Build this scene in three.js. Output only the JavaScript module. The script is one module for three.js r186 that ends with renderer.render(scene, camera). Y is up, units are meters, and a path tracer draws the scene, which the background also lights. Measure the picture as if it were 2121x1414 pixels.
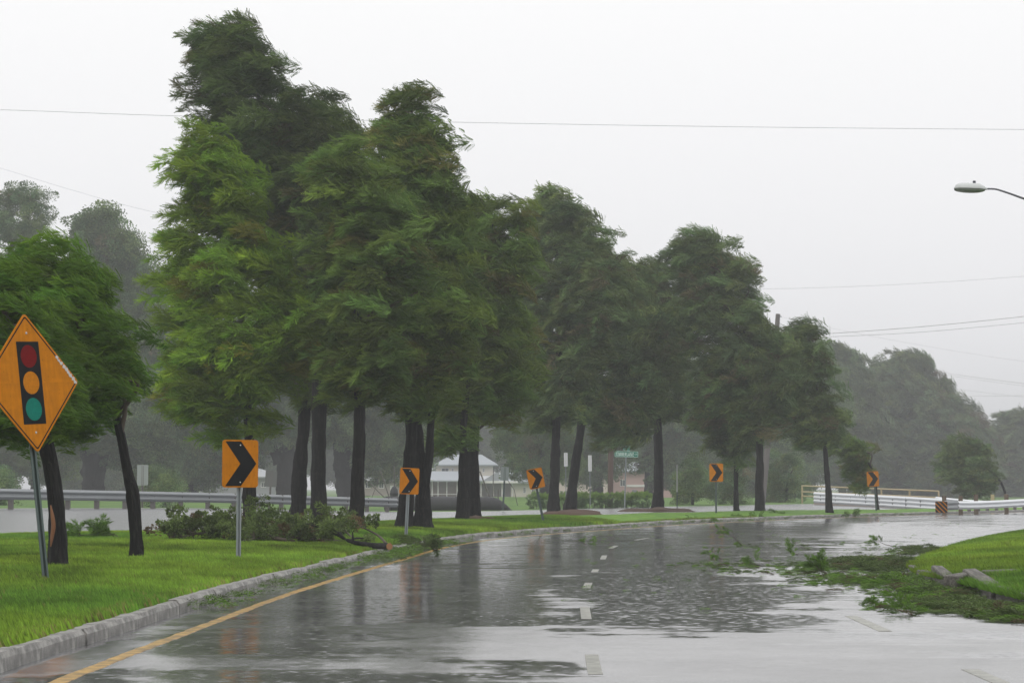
import * as THREE from 'three';
import { RoundedBoxGeometry } from 'three/addons/geometries/RoundedBoxGeometry.js';
import { mergeGeometries } from 'three/addons/utils/BufferGeometryUtils.js';

// ---------------------------------------------------------------- camera, sky, sun, exposure, haze
const F = 4600, HOR = 1010, CH = 1.4;                       // focal length and horizon of the 2121 x 1414 photograph, eye height
const scene = new THREE.Scene();
const camera = new THREE.PerspectiveCamera(2 * Math.atan(707 / F) * 180 / Math.PI, 2121 / 1414, 0.5, 4000);
camera.position.set(0, CH, 0);
const PITCH = Math.atan((HOR - 707) / F);
camera.rotation.set(PITCH, 0, 0);
const renderer = new THREE.WebGLRenderer({ antialias: true });
renderer.toneMapping = THREE.LinearToneMapping;
renderer.toneMappingExposure = 1.0;
renderer.shadowMap.enabled = true;
{
  const w = 64, h = 64, data = new Float32Array(w * h * 4);
  for (let y = 0; y < h; y++) for (let x = 0; x < w; x++) {
    const e = Math.max(0, ((y + 0.5) / h - 0.5) * Math.PI), s = Math.sin(e), l = 0.965 + 0.48 * s, k = (y * w + x) * 4;
    const c = Math.min(1, s / 0.25);
    data[k] = l * (0.982 + 0.018 * c); data[k + 1] = l * (0.976 + 0.024 * c); data[k + 2] = l * (1.01 - 0.01 * c); data[k + 3] = 1;
  }
  const t = new THREE.DataTexture(data, w, h, THREE.RGBAFormat, THREE.FloatType);
  t.mapping = THREE.EquirectangularReflectionMapping; t.magFilter = THREE.LinearFilter; t.needsUpdate = true;
  scene.background = t; scene.environment = t;
}
const sun = new THREE.DirectionalLight(0xfff4e6, 0.5);
sun.position.set(-40, 120, 60); sun.target.position.set(0, 0, -60); sun.castShadow = true; sun.shadow.radius = 60;
Object.assign(sun.shadow.camera, { left: -80, right: 80, top: 90, bottom: -90, near: 1, far: 400 });
sun.shadow.mapSize.set(2048, 2048);
scene.add(sun, sun.target);
scene.fog = new THREE.FogExp2(new THREE.Color(0.86, 0.88, 0.9), 0.00095);

// ---------------------------------------------------------------- helpers
const V = (x, y, z) => new THREE.Vector3(x, y, z);
const rng = (s) => () => { s = (s + 0x6d2b79f5) | 0; let t = Math.imul(s ^ (s >>> 15), 1 | s); t = (t + Math.imul(t ^ (t >>> 7), 61 | t)) ^ t; return ((t ^ (t >>> 14)) >>> 0) / 4294967296; };
const clamp = THREE.MathUtils.clamp, lerp = THREE.MathUtils.lerp, sstep = THREE.MathUtils.smoothstep;
const hash = (x, y) => { let h = (Math.imul(x, 374761393) + Math.imul(y, 668265263)) | 0; h = Math.imul(h ^ (h >>> 13), 1274126177); return ((h ^ (h >>> 16)) >>> 0) / 4294967296; };
const noise = (x, y, p = 0) => {
  let xi = Math.floor(x), yi = Math.floor(y); const fx = x - xi, fy = y - yi, u = fx * fx * (3 - 2 * fx), v = fy * fy * (3 - 2 * fy);
  let x1 = xi + 1, y1 = yi + 1; if (p) { xi = ((xi % p) + p) % p; x1 = ((x1 % p) + p) % p; yi = ((yi % p) + p) % p; y1 = ((y1 % p) + p) % p; }
  return lerp(lerp(hash(xi, yi), hash(x1, yi), u), lerp(hash(xi, y1), hash(x1, y1), u), v);
};
const fbm = (x, y, o = 4, p = 0) => { let s = 0, a = 0.5, n = 0; for (let i = 0; i < o; i++) { s += a * noise(x + i * 17 * (p ? 0 : 1), y, p); n += a; a *= 0.5; x *= 2; y *= 2; p *= 2; } return s / n; };
const cp = Math.cos(PITCH), sp = Math.sin(PITCH);
const ray = (px, py) => { const x = (px - 1060.5) / F, y = (707 - py) / F; return V(x, y * cp + sp, y * sp - cp); };
const at = (px, py, d) => { const r = ray(px, py); return r.multiplyScalar(d / -r.z).add(V(0, CH, 0)); };
const gp = (px, py, h = 0) => { const r = ray(px, py); return r.multiplyScalar((h - CH) / r.y).add(V(0, CH, 0)); };
const names = {};
const numbered = (n) => { const k = (names[n] = (names[n] ?? -1) + 1); return k ? `${n}_${String(k).padStart(3, '0')}` : n; };
const tag = (o, label, category, group, kind) => { if (label) o.userData.label = label; if (category) o.userData.category = category; if (group) o.userData.group = group; if (kind) o.userData.kind = kind; return o; };
const thing = (name, label, category, group, p) => { const o = new THREE.Group(); o.name = numbered(name); if (p) o.position.copy(p); tag(o, label, category, group); scene.add(o); return o; };
const mesh = (name, g, m, parent) => { const o = new THREE.Mesh(g, m); o.name = parent === scene ? numbered(name) : name; o.castShadow = o.receiveShadow = true; parent.add(o); return o; };
const setting = (name, g, m) => tag(mesh(name, g, m, scene), null, null, null, 'structure');
const L = (r, g, b) => new THREE.Color().setRGB(r, g, b);
const std = (c, rough = 0.7, o = {}) => new THREE.MeshStandardMaterial({ color: c, roughness: rough, side: THREE.DoubleSide, ...o });
function tex(w, h, f, srgb = false) {                       // f(x, y) -> grey or [r, g, b] in 0..1
  const d = new Uint8Array(w * h * 4);
  for (let y = 0; y < h; y++) for (let x = 0; x < w; x++) { const v = f(x, y), k = (y * w + x) * 4; for (let c = 0; c < 3; c++) d[k + c] = clamp((v.length ? v[c] : v) * 255, 0, 255); d[k + 3] = 255; }
  const t = new THREE.DataTexture(d, w, h); t.wrapS = t.wrapT = THREE.RepeatWrapping; t.magFilter = THREE.LinearFilter; t.minFilter = THREE.LinearMipmapLinearFilter; t.generateMipmaps = true;
  if (srgb) t.colorSpace = THREE.SRGBColorSpace; t.needsUpdate = true; return t;
}
const rep = (t, a, b = a) => { t.repeat.set(a, b); return t; };
function geo(pos, idx, uv, col) {
  const g = new THREE.BufferGeometry(); g.setAttribute('position', new THREE.Float32BufferAttribute(pos, 3));
  if (uv) g.setAttribute('uv', new THREE.Float32BufferAttribute(uv, 2)); if (col) g.setAttribute('color', new THREE.Float32BufferAttribute(col, 3));
  g.setIndex(idx); g.computeVertexNormals(); return g;
}
// a tube through points with a radius at each; wob makes the section lumpy
function tube(pts, radii, seg, sides, { wob = 0, seed = 1, cap = true, flare = 0 } = {}) {
  const c = new THREE.CatmullRomCurve3(pts), pos = [], uv = [], idx = []; let len = c.getLength(), up = V(0, 0, 1);
  for (let i = 0; i <= seg; i++) {
    const t = i / seg, p = c.getPoint(t), T = c.getTangent(t), k = t * (radii.length - 1), k0 = Math.min(Math.floor(k), radii.length - 2), r0 = radii.length > 1 ? lerp(radii[k0], radii[k0 + 1], k - k0) : radii[0];
    if (Math.abs(T.dot(up)) > 0.95) up = V(1, 0, 0);
    const A = new THREE.Vector3().crossVectors(up, T).normalize(), B = new THREE.Vector3().crossVectors(T, A);
    for (let j = 0; j <= sides; j++) {
      const a = j / sides * Math.PI * 2, jj = j % sides;
      let r = r0; if (wob) r *= 1 + wob * ((noise(jj * 1.3 + seed * 9, t * len * 1.6 + seed) - 0.5) * 1.6 + (noise(jj * 2.9, t * len * 5 + seed * 3) - 0.5) * 0.7);
      if (flare) { const h = t * len; r *= 1 + flare * Math.exp(-h / 0.28) * (0.75 + 0.5 * Math.sin(jj / sides * Math.PI * 2 * 4 + seed)) + 0.3 * flare * Math.exp(-h / 1.2); }
      const q = p.clone().addScaledVector(A, Math.cos(a) * r).addScaledVector(B, Math.sin(a) * r);
      pos.push(q.x, q.y, q.z); uv.push(j / sides * Math.max(0.2, Math.PI * 2 * radii[0]), t * len);
    }
  }
  const n = sides + 1;
  for (let i = 0; i < seg; i++) for (let j = 0; j < sides; j++) { const a = i * n + j, b = a + n; idx.push(a, a + 1, b, a + 1, b + 1, b); }
  if (cap) for (const [i, flip] of [[0, 1], [seg, 0]]) { const p = c.getPoint(i / seg), m = pos.length / 3; pos.push(p.x, p.y, p.z); uv.push(0, 0); for (let j = 0; j < sides; j++) { const a = i * n + j; flip ? idx.push(m, a + 1, a) : idx.push(m, a, a + 1); } }
  const g = geo(pos, idx, uv); return g;
}
function box(w, h, d, x = 0, y = 0, z = 0, r = 0) { const g = r ? new RoundedBoxGeometry(w, h, d, 2, r) : new THREE.BoxGeometry(w, h, d); g.translate(x, y, z); return g; }
function extrude(pts, depth, bevel = 0, holes) {
  const s = new THREE.Shape(pts.map((p) => new THREE.Vector2(p[0], p[1]))); if (holes) for (const h of holes) s.holes.push(new THREE.Path(h.map((p) => new THREE.Vector2(p[0], p[1]))));
  return new THREE.ExtrudeGeometry(s, { depth, bevelEnabled: bevel > 0, bevelSize: bevel, bevelThickness: bevel, bevelSegments: 1, curveSegments: 8 });
}
function roundRect(w, h, r, n = 5) { const o = []; for (const [sx, sy, a0] of [[1, 1, 0], [-1, 1, 90], [-1, -1, 180], [1, -1, 270]]) for (let i = 0; i <= n; i++) { const a = (a0 + 90 * i / n) * Math.PI / 180; o.push([sx * (w / 2 - r) + Math.cos(a) * r, sy * (h / 2 - r) + Math.sin(a) * r]); } return o; }
// profile [[out, up], ...] (closed) swept along a path of points; out points to the side given
function sweep(path, prof, side = 1) {
  const c = new THREE.CatmullRomCurve3(path, false, 'catmullrom', 0.2), seg = Math.max(2, Math.ceil(c.getLength() / 1.2)), pos = [], idx = [], n = prof.length;
  for (let i = 0; i <= seg; i++) { const p = c.getPointAt(i / seg), T = c.getTangentAt(i / seg); T.y = 0; T.normalize(); const N = V(-T.z * side, 0, T.x * side); for (const [u, v] of prof) pos.push(p.x + N.x * u, p.y + v, p.z + N.z * u); }
  for (let i = 0; i < seg; i++) for (let j = 0; j < n; j++) { const a = i * n + j, b = i * n + (j + 1) % n; idx.push(a, b, a + n, b, b + n, a + n); }
  for (const i of [0, seg]) { const f = THREE.ShapeUtils.triangulateShape(prof.map((p) => new THREE.Vector2(p[0], p[1])), []); for (const t of f) idx.push(...t.map((k) => i * n + k)); }
  return geo(pos, idx).toNonIndexed();
}
const flat = (g) => { const k = g.index ? g.toNonIndexed() : g; k.computeVertexNormals(); return k; };

// ---------------------------------------------------------------- the lie of the land: kerb line, far edge of the median, far edge of the other carriageway
const KP = [[-3.98, 4], [-3.89, 16.9], [-3.78, 21.5], [-3.57, 29.3], [-3.25, 35.5], [-2.8, 42.9], [-2.1, 53.2], [-0.75, 62.5], [2.2, 73], [6.3, 85.9], [10.1, 94.7], [14.5, 103.9], [19.1, 112], [24.4, 120.5], [29.7, 128.8], [36, 138], [44, 150]];
const MP = [[-12.6, 4, 0.25], [-12.6, 25, 0.26], [-12.5, 40, 0.27], [-12, 52, 0.27], [-10.6, 56, 0.24], [-8.6, 60, 0.2], [-6.5, 67, 0.18], [-4.2, 75, 0.18], [-1.5, 83, 0.18], [2.6, 93.5, 0.2], [5.4, 100, 0.22], [10.5, 110, 0.2], [16.4, 119, 0.15], [23, 127, 0.12], [29, 133.5, 0.1], [35.6, 141, 0.08], [43.6, 152, 0.08]];
const GP = [[-21, 8, 0.5], [-21.2, 40, 0.55], [-21, 65, 0.6], [-20, 87, 0.6], [-17, 91.5, 0.57], [-13.6, 95, 0.53], [-10, 100.5, 0.4], [-6, 107, 0.26], [-2, 114, 0.2], [3, 123, 0.22], [7, 130, 0.27], [13.4, 141, 0.27], [20, 152, 0.3], [27, 160, 0.3], [34, 167, 0.3], [42, 175, 0.3], [52, 186, 0.3]];
const curve = (a) => new THREE.CatmullRomCurve3(a.map((p) => V(p[0], p[2] ?? 0, -p[1])), false, 'centripetal');
const KC = curve(KP), MC = curve(MP), GC = curve(GP);
const pt = (c, s) => c.getPoint(clamp(s, 0, 1));
function offsetK(s, o, y = 0) { const p = KC.getPoint(s), t = KC.getTangent(s); return V(p.x - t.z * o, y, p.z + t.x * o); }   // positive: into the road
function sAtD(d) { let a = 0, b = 1; for (let i = 0; i < 40; i++) { const m = (a + b) / 2; -KC.getPoint(m).z < d ? a = m : b = m; } return a; }
function loft(c0, c1, ns, nt, h = () => 0) {                // sheet between two curves, uv in metres
  const pos = [], uv = [], idx = [];
  for (let i = 0; i <= ns; i++) { const A = c0(i / ns), B = c1(i / ns); for (let j = 0; j <= nt; j++) { const t = j / nt, p = A.clone().lerp(B, t); p.y += h(p.x, p.z, t, i / ns); pos.push(p.x, p.y, p.z); uv.push(p.x, -p.z); } }
  for (let i = 0; i < ns; i++) for (let j = 0; j < nt; j++) { const a = i * (nt + 1) + j, b = a + nt + 1; idx.push(a, a + 1, b, a + 1, b + 1, b); }
  return geo(pos, idx, uv);
}
const KW = 0.17, KH = 0.15;
const medianIn = (s) => offsetK(s, -KW, KH - 0.015);
const medianBump = (x, z, t) => 0.12 * Math.sin(Math.PI * t) + (fbm(x * 0.35 + 50, z * 0.35) - 0.5) * 0.1 * Math.min(1, t * 6) * Math.min(1, (1 - t) * 6);
const medianAt = (s, t) => { const p = medianIn(s).lerp(pt(MC, s), t); p.y += medianBump(p.x, p.z, t); return p; };
const grid = []; for (let i = 0; i <= 170; i++) { const r = []; for (let j = 0; j <= 14; j++) r.push(medianAt(i / 170, j / 14)); grid.push(r); }
function medianH(x, z) { let best = 1e9, h = 0.2; for (const r of grid) for (const p of r) { const q = (p.x - x) ** 2 + (p.z - z) ** 2; if (q < best) { best = q; h = p.y; } } return h; }
const onMedian = (px, py) => { let h = 0.2, p; for (let i = 0; i < 4; i++) { p = gp(px, py, h); h = medianH(p.x, p.z); } p.y = h; return p; };

// ---------------------------------------------------------------- surface textures
const grainT = tex(512, 512, (x, y) => { const a = fbm(x / 16, y / 16, 4, 32), b = hash(x, y); return 0.5 + (a - 0.5) * 0.9 + (b - 0.5) * 0.35; });
const grassT = tex(1024, 1024, (x, y) => {
  const a = fbm(x / 64, y / 64, 5, 16), b = fbm(x / 10 + 7, y / 10, 3), c = hash(x, y);
  const k = clamp(0.5 + (a - 0.5) * 1.6 + (b - 0.5) * 0.8 + (c - 0.5) * 0.25, 0, 1);
  return [lerp(0.24, 0.43, k), lerp(0.41, 0.575, k), lerp(0.06, 0.11, k)];
}, true);
const barkT = tex(512, 512, (x, y) => {
  const v = fbm(x / 16, y / 64, 4, 32), w = fbm(x / 32 + 3, y / 32, 4, 16), s = hash(x, y); const k = 0.05 + 1.5 * Math.max(0, v - 0.25) ** 1.4 + 0.12 * (s - 0.5);
  const li = w > 0.62 && v > 0.5 ? 0.5 : 0; return [0.30 * k * 1.5 + 0.03 + li * 0.05, 0.265 * k * 1.5 + 0.03 + li * 0.12, 0.235 * k * 1.5 + 0.03 + li * 0.04];
}, true);
const barkB = tex(512, 512, (x, y) => fbm(x / 12, y / 60, 4, 0) * 0.8 + hash(x, y) * 0.2);
const concT = tex(512, 512, (x, y) => { const a = fbm(x / 40, y / 40, 5), b = hash(x, y); const k = 0.52 + (a - 0.5) * 0.45 + (b - 0.5) * 0.2; return [k * 1.0, k * 0.985, k * 0.95]; }, true);

// wet asphalt: how calm or churned the water film is, laid out over the carriageway in metres
const RX0 = -8, RX1 = 40, RD0 = 10, RD1 = 138;
const patches = [];                                         // [x, d, half width, half length, weight] of churned bright water (+) and calm dark water (-)
const patch = (px, py, wx, wy, k) => { const c = gp(px, py), a = gp(px, py - wy), b = gp(px, py + wy); patches.push([c.x, -c.z, wx / F * -c.z, Math.abs(a.z - b.z) / 2, k]); };
for (const a of [[1750, 1370, 620, 62, 1.3], [1900, 1268, 330, 24, 1.1], [960, 1345, 260, 50, 1.1], [880, 1300, 200, 14, 0.9], [1130, 1240, 70, 26, 0.9], [1135, 1196, 60, 6, 0.8], [420, 1405, 260, 22, 0.6], [1680, 1196, 150, 24, 1.1], [1880, 1100, 420, 20, 0.9],
  [1500, 1330, 300, 26, 0.8], [930, 1165, 60, 14, 0.3], [1100, 1290, 160, 8, 0.5], [60, 1402, 150, 22, 1.5], [230, 1352, 110, 15, 1.2], [430, 1285, 80, 11, 1], [600, 1232, 60, 8, 0.8], [400, 1310, 90, 10, 0.4], [560, 1290, 120, 8, 0.4], [330, 1360, 120, 10, 0.5], [1240, 1405, 120, 16, 0.7],
  [720, 1230, 150, 44, -1], [960, 1220, 80, 54, -0.9], [1400, 1230, 210, 52, -1], [1330, 1160, 220, 30, -0.7], [560, 1330, 200, 20, -0.7], [650, 1398, 120, 12, -1], [1120, 1305, 110, 8, -0.9], [1150, 1326, 80, 7, -0.8], [1060, 1402, 100, 14, -1], [1120, 1268, 60, 4, -0.6], [1560, 1240, 150, 10, -0.5]]) patch(...a);
const roadMask = new Float32Array(1024 * 2048);
const roadRough = tex(1024, 2048, (i, j) => {
  const x = lerp(RX0, RX1, (i + 0.5) / 1024), d = lerp(RD0, RD1, (j + 0.5) / 2048); let m = 0;
  const wx = x + (fbm(x * 0.7 + 9, d * 0.5) - 0.5) * 1.6, wd = d + (fbm(x * 0.6, d * 0.45 + 31) - 0.5) * 5;
  for (const [cx, cd, rx, rd, k] of patches) { const q = ((wx - cx) / rx) ** 2 + ((wd - cd) / rd) ** 2; if (q < 6) m += k * Math.exp(-q * 1.1); }
  m += (fbm(x * 0.8, d * 0.55 + 5, 5) - 0.5) * 1.5 + (fbm(x * 2.1 + 70, d * 1.7, 4) - 0.5) * 0.7 + (fbm(x * 0.45 + 11, d * 2.4, 4) - 0.5) * 1.7 + (noise(x * 11, d * 4.5) - 0.5) * 0.14;
  const b = 0.04 + 0.96 * sstep(m, -0.12, 0.75) * (0.82 + 0.36 * (fbm(x * 0.5, d * 1.6 + 90, 3) - 0.5)), fine = fbm(x * 9, d * 5, 3), sp = hash(i * 3 + 1, j * 7 + 2);
  roadMask[j * 1024 + i] = b;
  return lerp(0.11 + (fine - 0.5) * 0.12 + (sp > 0.86 ? 0.1 : 0), 0.15 + (fine - 0.5) * 0.06, b);
});
const roadNormal = tex(1024, 2048, (i, j) => { const b = roadMask[j * 1024 + i], n = 0.1 * b + (1 - b) * (hash(i * 3 + 1, j * 7 + 2) > 0.87 ? 0.12 * hash(i, j) : 0); return [0.5 + (noise(i * 0.9, j * 0.9) - 0.5) * 0.012, 0.5 - n / 2, 1]; });
for (const t of [roadRough, roadNormal]) { t.wrapS = t.wrapT = THREE.ClampToEdgeWrapping; t.repeat.set(1 / (RX1 - RX0), 1 / (RD1 - RD0)); t.offset.set(-RX0 / (RX1 - RX0), -RD0 / (RD1 - RD0)); }
const asphC = tex(1024, 1024, (x, y) => { const a = fbm(x / 128, y / 128, 5, 8), b = hash(x, y), c = hash(x >> 1, y >> 1); const k = 0.385 + (a - 0.5) * 0.18 + (b - 0.5) * 0.05 + (c > 0.93 ? 0.12 : 0); return [k, k, k * 1.01]; }, true);
const asphB = tex(512, 512, (x, y) => 0.5 * fbm(x / 8, y / 8, 2, 64) + 0.5 * hash(x, y));

// ---------------------------------------------------------------- ground, roads, median, lawns
const wearT = tex(256, 512, (x, y) => { const a = fbm(x / 9, y / 90, 4), b = fbm(x / 30 + 9, y / 30, 4); const k = 0.95 + (a - 0.5) * 0.13 + (b - 0.5) * 0.12 - (hash(x >> 1, y >> 2) > 0.995 ? 0.2 : 0); return [k, k, k]; }, true);
const face = (color, roughness) => new THREE.MeshPhysicalMaterial({ color, roughness, map: rep(wearT, 0.9, 0.8), specularIntensity: 0.15, side: THREE.DoubleSide });
const M = {
  grass: std(L(1, 1, 1), 0.85, { map: rep(grassT.clone(), 1 / 5) }),
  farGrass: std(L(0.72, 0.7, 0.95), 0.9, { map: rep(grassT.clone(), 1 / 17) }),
  road: new THREE.MeshPhysicalMaterial({ color: L(1, 1, 1), roughness: 1, ior: 1.8, map: rep(asphC, 1 / 6), roughnessMap: roadRough, normalMap: roadNormal, bumpMap: rep(asphB, 1 / 2.2), bumpScale: 0.0004 }),
  flood: new THREE.MeshPhysicalMaterial({ color: L(0.19, 0.195, 0.2), roughness: 0.25, ior: 1.6, side: THREE.DoubleSide, normalMap: rep(tex(512, 512, (x, y) => { const a = noise(x / 5, y / 3), b = fbm(x / 60, y / 40, 3); return [0.5 + (noise(x / 4 + 50, y / 4) - 0.5) * 0.05, 0.5 - 0.2 * Math.max(0, a * 0.8 + b - 0.7), 1]; }), 1 / 14) }),
  kerb: std(L(0.95, 0.95, 0.97), 0.55, { map: rep(concT, 1 / 1.3), bumpMap: rep(grainT, 1 / 0.6), bumpScale: 0.006 }),
  oldKerb: std(L(0.62, 0.6, 0.57), 0.7, { map: concT, bumpMap: grainT, bumpScale: 0.015 }),
  bark: std(L(0.26, 0.26, 0.27), 0.9, { map: rep(barkT, 1 / 1.1, 1 / 1.6), bumpMap: rep(barkB, 1 / 0.9, 1 / 1.6), bumpScale: 0.09 }),
  twig: std(L(0.07, 0.052, 0.038), 0.75), rawWood: std(L(0.27, 0.13, 0.05), 0.7), bareWood: std(L(0.2, 0.085, 0.035), 0.7), soil: std(L(0.1, 0.06, 0.04), 0.9, { bumpMap: rep(grainT.clone(), 2), bumpScale: 0.02 }),
  galv: std(L(0.27, 0.285, 0.3), 0.5, { metalness: 0.55, bumpMap: rep(grainT.clone(), 2), bumpScale: 0.001 }), newGalv: std(L(0.72, 0.74, 0.77), 0.4, { metalness: 0.35 }),
  greenPost: std(L(0.085, 0.115, 0.11), 0.5, { metalness: 0.3 }), greyPost: std(L(0.27, 0.3, 0.31), 0.5, { metalness: 0.4 }), woodPost: std(L(0.13, 0.095, 0.065), 0.85, { bumpMap: rep(barkB.clone(), 2), bumpScale: 0.01 }), greyWood: std(L(0.14, 0.13, 0.125), 0.85),
  signYellow: face(L(0.57, 0.195, 0.0), 0.5), signBlack: face(L(0.01, 0.011, 0.012), 0.6), red: face(L(0.17, 0.001, 0.002), 0.5), green: face(L(0.002, 0.19, 0.14), 0.5), alum: std(L(0.5, 0.51, 0.52), 0.4, { metalness: 0.5 }),
  white: std(L(0.75, 0.75, 0.75), 0.5), cable: std(L(0.7, 0.7, 0.73), 0.6), yellowPaint: std(L(0.46, 0.27, 0.05), 0.4, { map: rep(tex(256, 256, (x, y) => { const k = 0.86 + (fbm(x / 16, y / 16, 4, 16) - 0.5) * 0.8 + (hash(x, y) - 0.5) * 0.15; return [k, k, k]; }, true), 1 / 1.3) }), whitePaint: std(L(0.46, 0.46, 0.43), 0.4, { map: rep(tex(256, 256, (x, y) => { const k = 0.74 + (fbm(x / 20, y / 20, 4) - 0.5) * 0.4 + (hash(x, y) - 0.5) * 0.1; return [k, k, k * 0.97]; }, true), 1 / 0.9) }), pipeYellow: std(L(0.42, 0.34, 0.2), 0.6),
};
{
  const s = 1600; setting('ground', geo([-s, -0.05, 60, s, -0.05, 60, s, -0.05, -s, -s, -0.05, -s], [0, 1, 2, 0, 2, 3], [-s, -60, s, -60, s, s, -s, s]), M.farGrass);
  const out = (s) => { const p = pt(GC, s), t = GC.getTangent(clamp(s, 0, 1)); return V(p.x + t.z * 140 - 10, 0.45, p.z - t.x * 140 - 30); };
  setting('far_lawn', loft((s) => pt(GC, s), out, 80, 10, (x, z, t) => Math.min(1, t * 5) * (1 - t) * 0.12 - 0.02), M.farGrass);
  setting('opposite_road', loft((s) => pt(MC, s).add(V(0, -0.02, 0)), (s) => pt(GC, s), 120, 6), M.flood);
  setting('median_lawn', loft(medianIn, (s) => pt(MC, s), 170, 14, medianBump), M.grass);
}
const road = new THREE.Group(); road.name = 'road'; road.userData.kind = 'structure'; scene.add(road);
{
  const pos = [], uv = [], idx = [], nx = 20, nz = 40;
  for (let i = 0; i <= nz; i++) for (let j = 0; j <= nx; j++) { const d = lerp(2, 160, i / nz), x = lerp(-6, 80, j / nx); pos.push(x, 0, -d); uv.push(x, d); }
  for (let i = 0; i < nz; i++) for (let j = 0; j < nx; j++) { const a = i * (nx + 1) + j, b = a + nx + 1; idx.push(a, a + 1, b, a + 1, b + 1, b); }
  mesh('asphalt', geo(pos, idx, uv), M.road, road);
  const wob = (s, k) => (noise(s * 900 + k * 50, k) - 0.5) * 0.03;
  
  const slab = (sa, sb, o, w, n, wv = () => 0) => {
    const pos = [], uv = [], idx = [], sec = [[-w / 2 - 0.003, -0.003], [-w / 2, 0.004], [w / 2, 0.004], [w / 2 + 0.003, -0.003]];
    for (let i = 0; i <= n; i++) { const s = lerp(sa, sb, i / n); sec.forEach(([u, y], k) => { const q = offsetK(s, o + u + wv(s, k), y); pos.push(q.x, q.y, q.z); uv.push(q.x, -q.z); }); }
    for (let i = 0; i < n; i++) for (let k = 0; k < 3; k++) { const a = i * 4 + k; idx.push(a, a + 1, a + 4, a + 1, a + 5, a + 4); }
    for (const i of [0, n]) { const a = i * 4; idx.push(a, a + 1, a + 2, a, a + 2, a + 3); }
    return flat(geo(pos, idx, uv));
  };
  const dash = (d0, d1, o, w = 0.11) => mesh('lane_dash', slab(sAtD(d0), sAtD(d1), o, w, 8), M.whitePaint, road);
  mesh('edge_line', slab(0, 1, 0.62, 0.12, 400, (s, k) => wob(s, k >> 1)), M.yellowPaint, road);
  for (const [d0, d1] of [[16.9, 18.9], [24, 26.4], [31.4, 33.2], [37.4, 38.6], [44, 46.4], [52, 54.5], [60.5, 63]]) dash(d0, d1, 4.52 + (d0 > 20 ? 0 : 0));
  for (const [d0, d1] of [[8.6, 12.6], [15.2, 17.4], [22, 24.6]]) dash(d0, d1, 7.42, 0.13);
}
const kerb = new THREE.Group(); kerb.name = 'kerb'; kerb.userData.kind = 'structure'; scene.add(kerb);
{
  const R = rng(5), total = KC.getLength(); let u = 0;
  while (u < total - 2) {
    const len = 2.2 + R() * 0.8, a = u + 0.012, b = Math.min(u + len - 0.012, total - 0.1), lift = (R() - 0.5) * 0.02, tilt = (R() - 0.5) * 0.015, side = (R() - 0.5) * 0.02; u += len;
    const sOf = (m) => KC.getUtoTmapping(0, m), pos = [], idx = [], uv = []; const gap = a > 48.2 && a < 51.5 ? -0.09 : 0;
    const prof = [[0.012, -0.06], [0, 0.1], [-0.03, KH - 0.004], [-0.06, KH], [-KW, KH - 0.004], [-KW - 0.01, -0.06]];
    const n = 6, ns = 4; for (let i = 0; i <= ns; i++) { const m = lerp(a, b, i / ns), s = sOf(m); prof.forEach(([o, y], k) => { const wear = (noise(m * 3 + k * 5, 3) - 0.5) * 0.022, p = offsetK(s, o + side + wear, y + lift + tilt * (i / ns - 0.5) * 2 + gap + (k > 1 && k < 5 ? (noise(m * 2.3, k) - 0.5) * 0.018 : 0)); pos.push(p.x, p.y, p.z); uv.push(m, k * 0.08); }); }
    for (let i = 0; i < ns; i++) for (let k = 0; k < n - 1; k++) { const q = i * n + k; idx.push(q, q + n, q + 1, q + 1, q + n, q + n + 1); }
    for (const i of [0, ns]) for (let k = 1; k < n - 1; k++) idx.push(i * n, i * n + k, i * n + k + 1);
    mesh('kerb_stone', flat(geo(pos, idx, uv)), M.kerb, kerb);
  }
}
// the corner of the lawn on the right and its broken kerb
const RB = [[2900, 1395, -0.03], [2450, 1312, 0.06], [2230, 1262, 0.1], [2121, 1240, 0.1], [2050, 1222, 0.1], [1985, 1205, 0.1], [1925, 1192, 0.09], [1893, 1178, 0.05], [1905, 1163, 0.05], [1945, 1146, 0.05], [1992, 1129, 0.05], [2050, 1115, 0.05], [2121, 1104, 0.05], [2260, 1092, 0.05]].map(([x, y, h]) => gp(x, y, h));
const RC = new THREE.CatmullRomCurve3(RB, false, 'centripetal'), RF = (s) => V(34, 0.5, lerp(-24, -84, s));
const lawnBump = (x, z, t) => 0.24 * (1 - Math.exp(-t * 9)) * (1 - t) + (fbm(x * 0.5, z * 0.5) - 0.5) * 0.09 * Math.min(1, t * 8);
const rightLawnAt = (s, t) => { const p = RC.getPoint(s).lerp(RF(s), t); p.y += lawnBump(p.x, p.z, t); return p; };
setting('corner_lawn', loft((s) => RC.getPoint(s), RF, 60, 30, lawnBump), M.grass);
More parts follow.
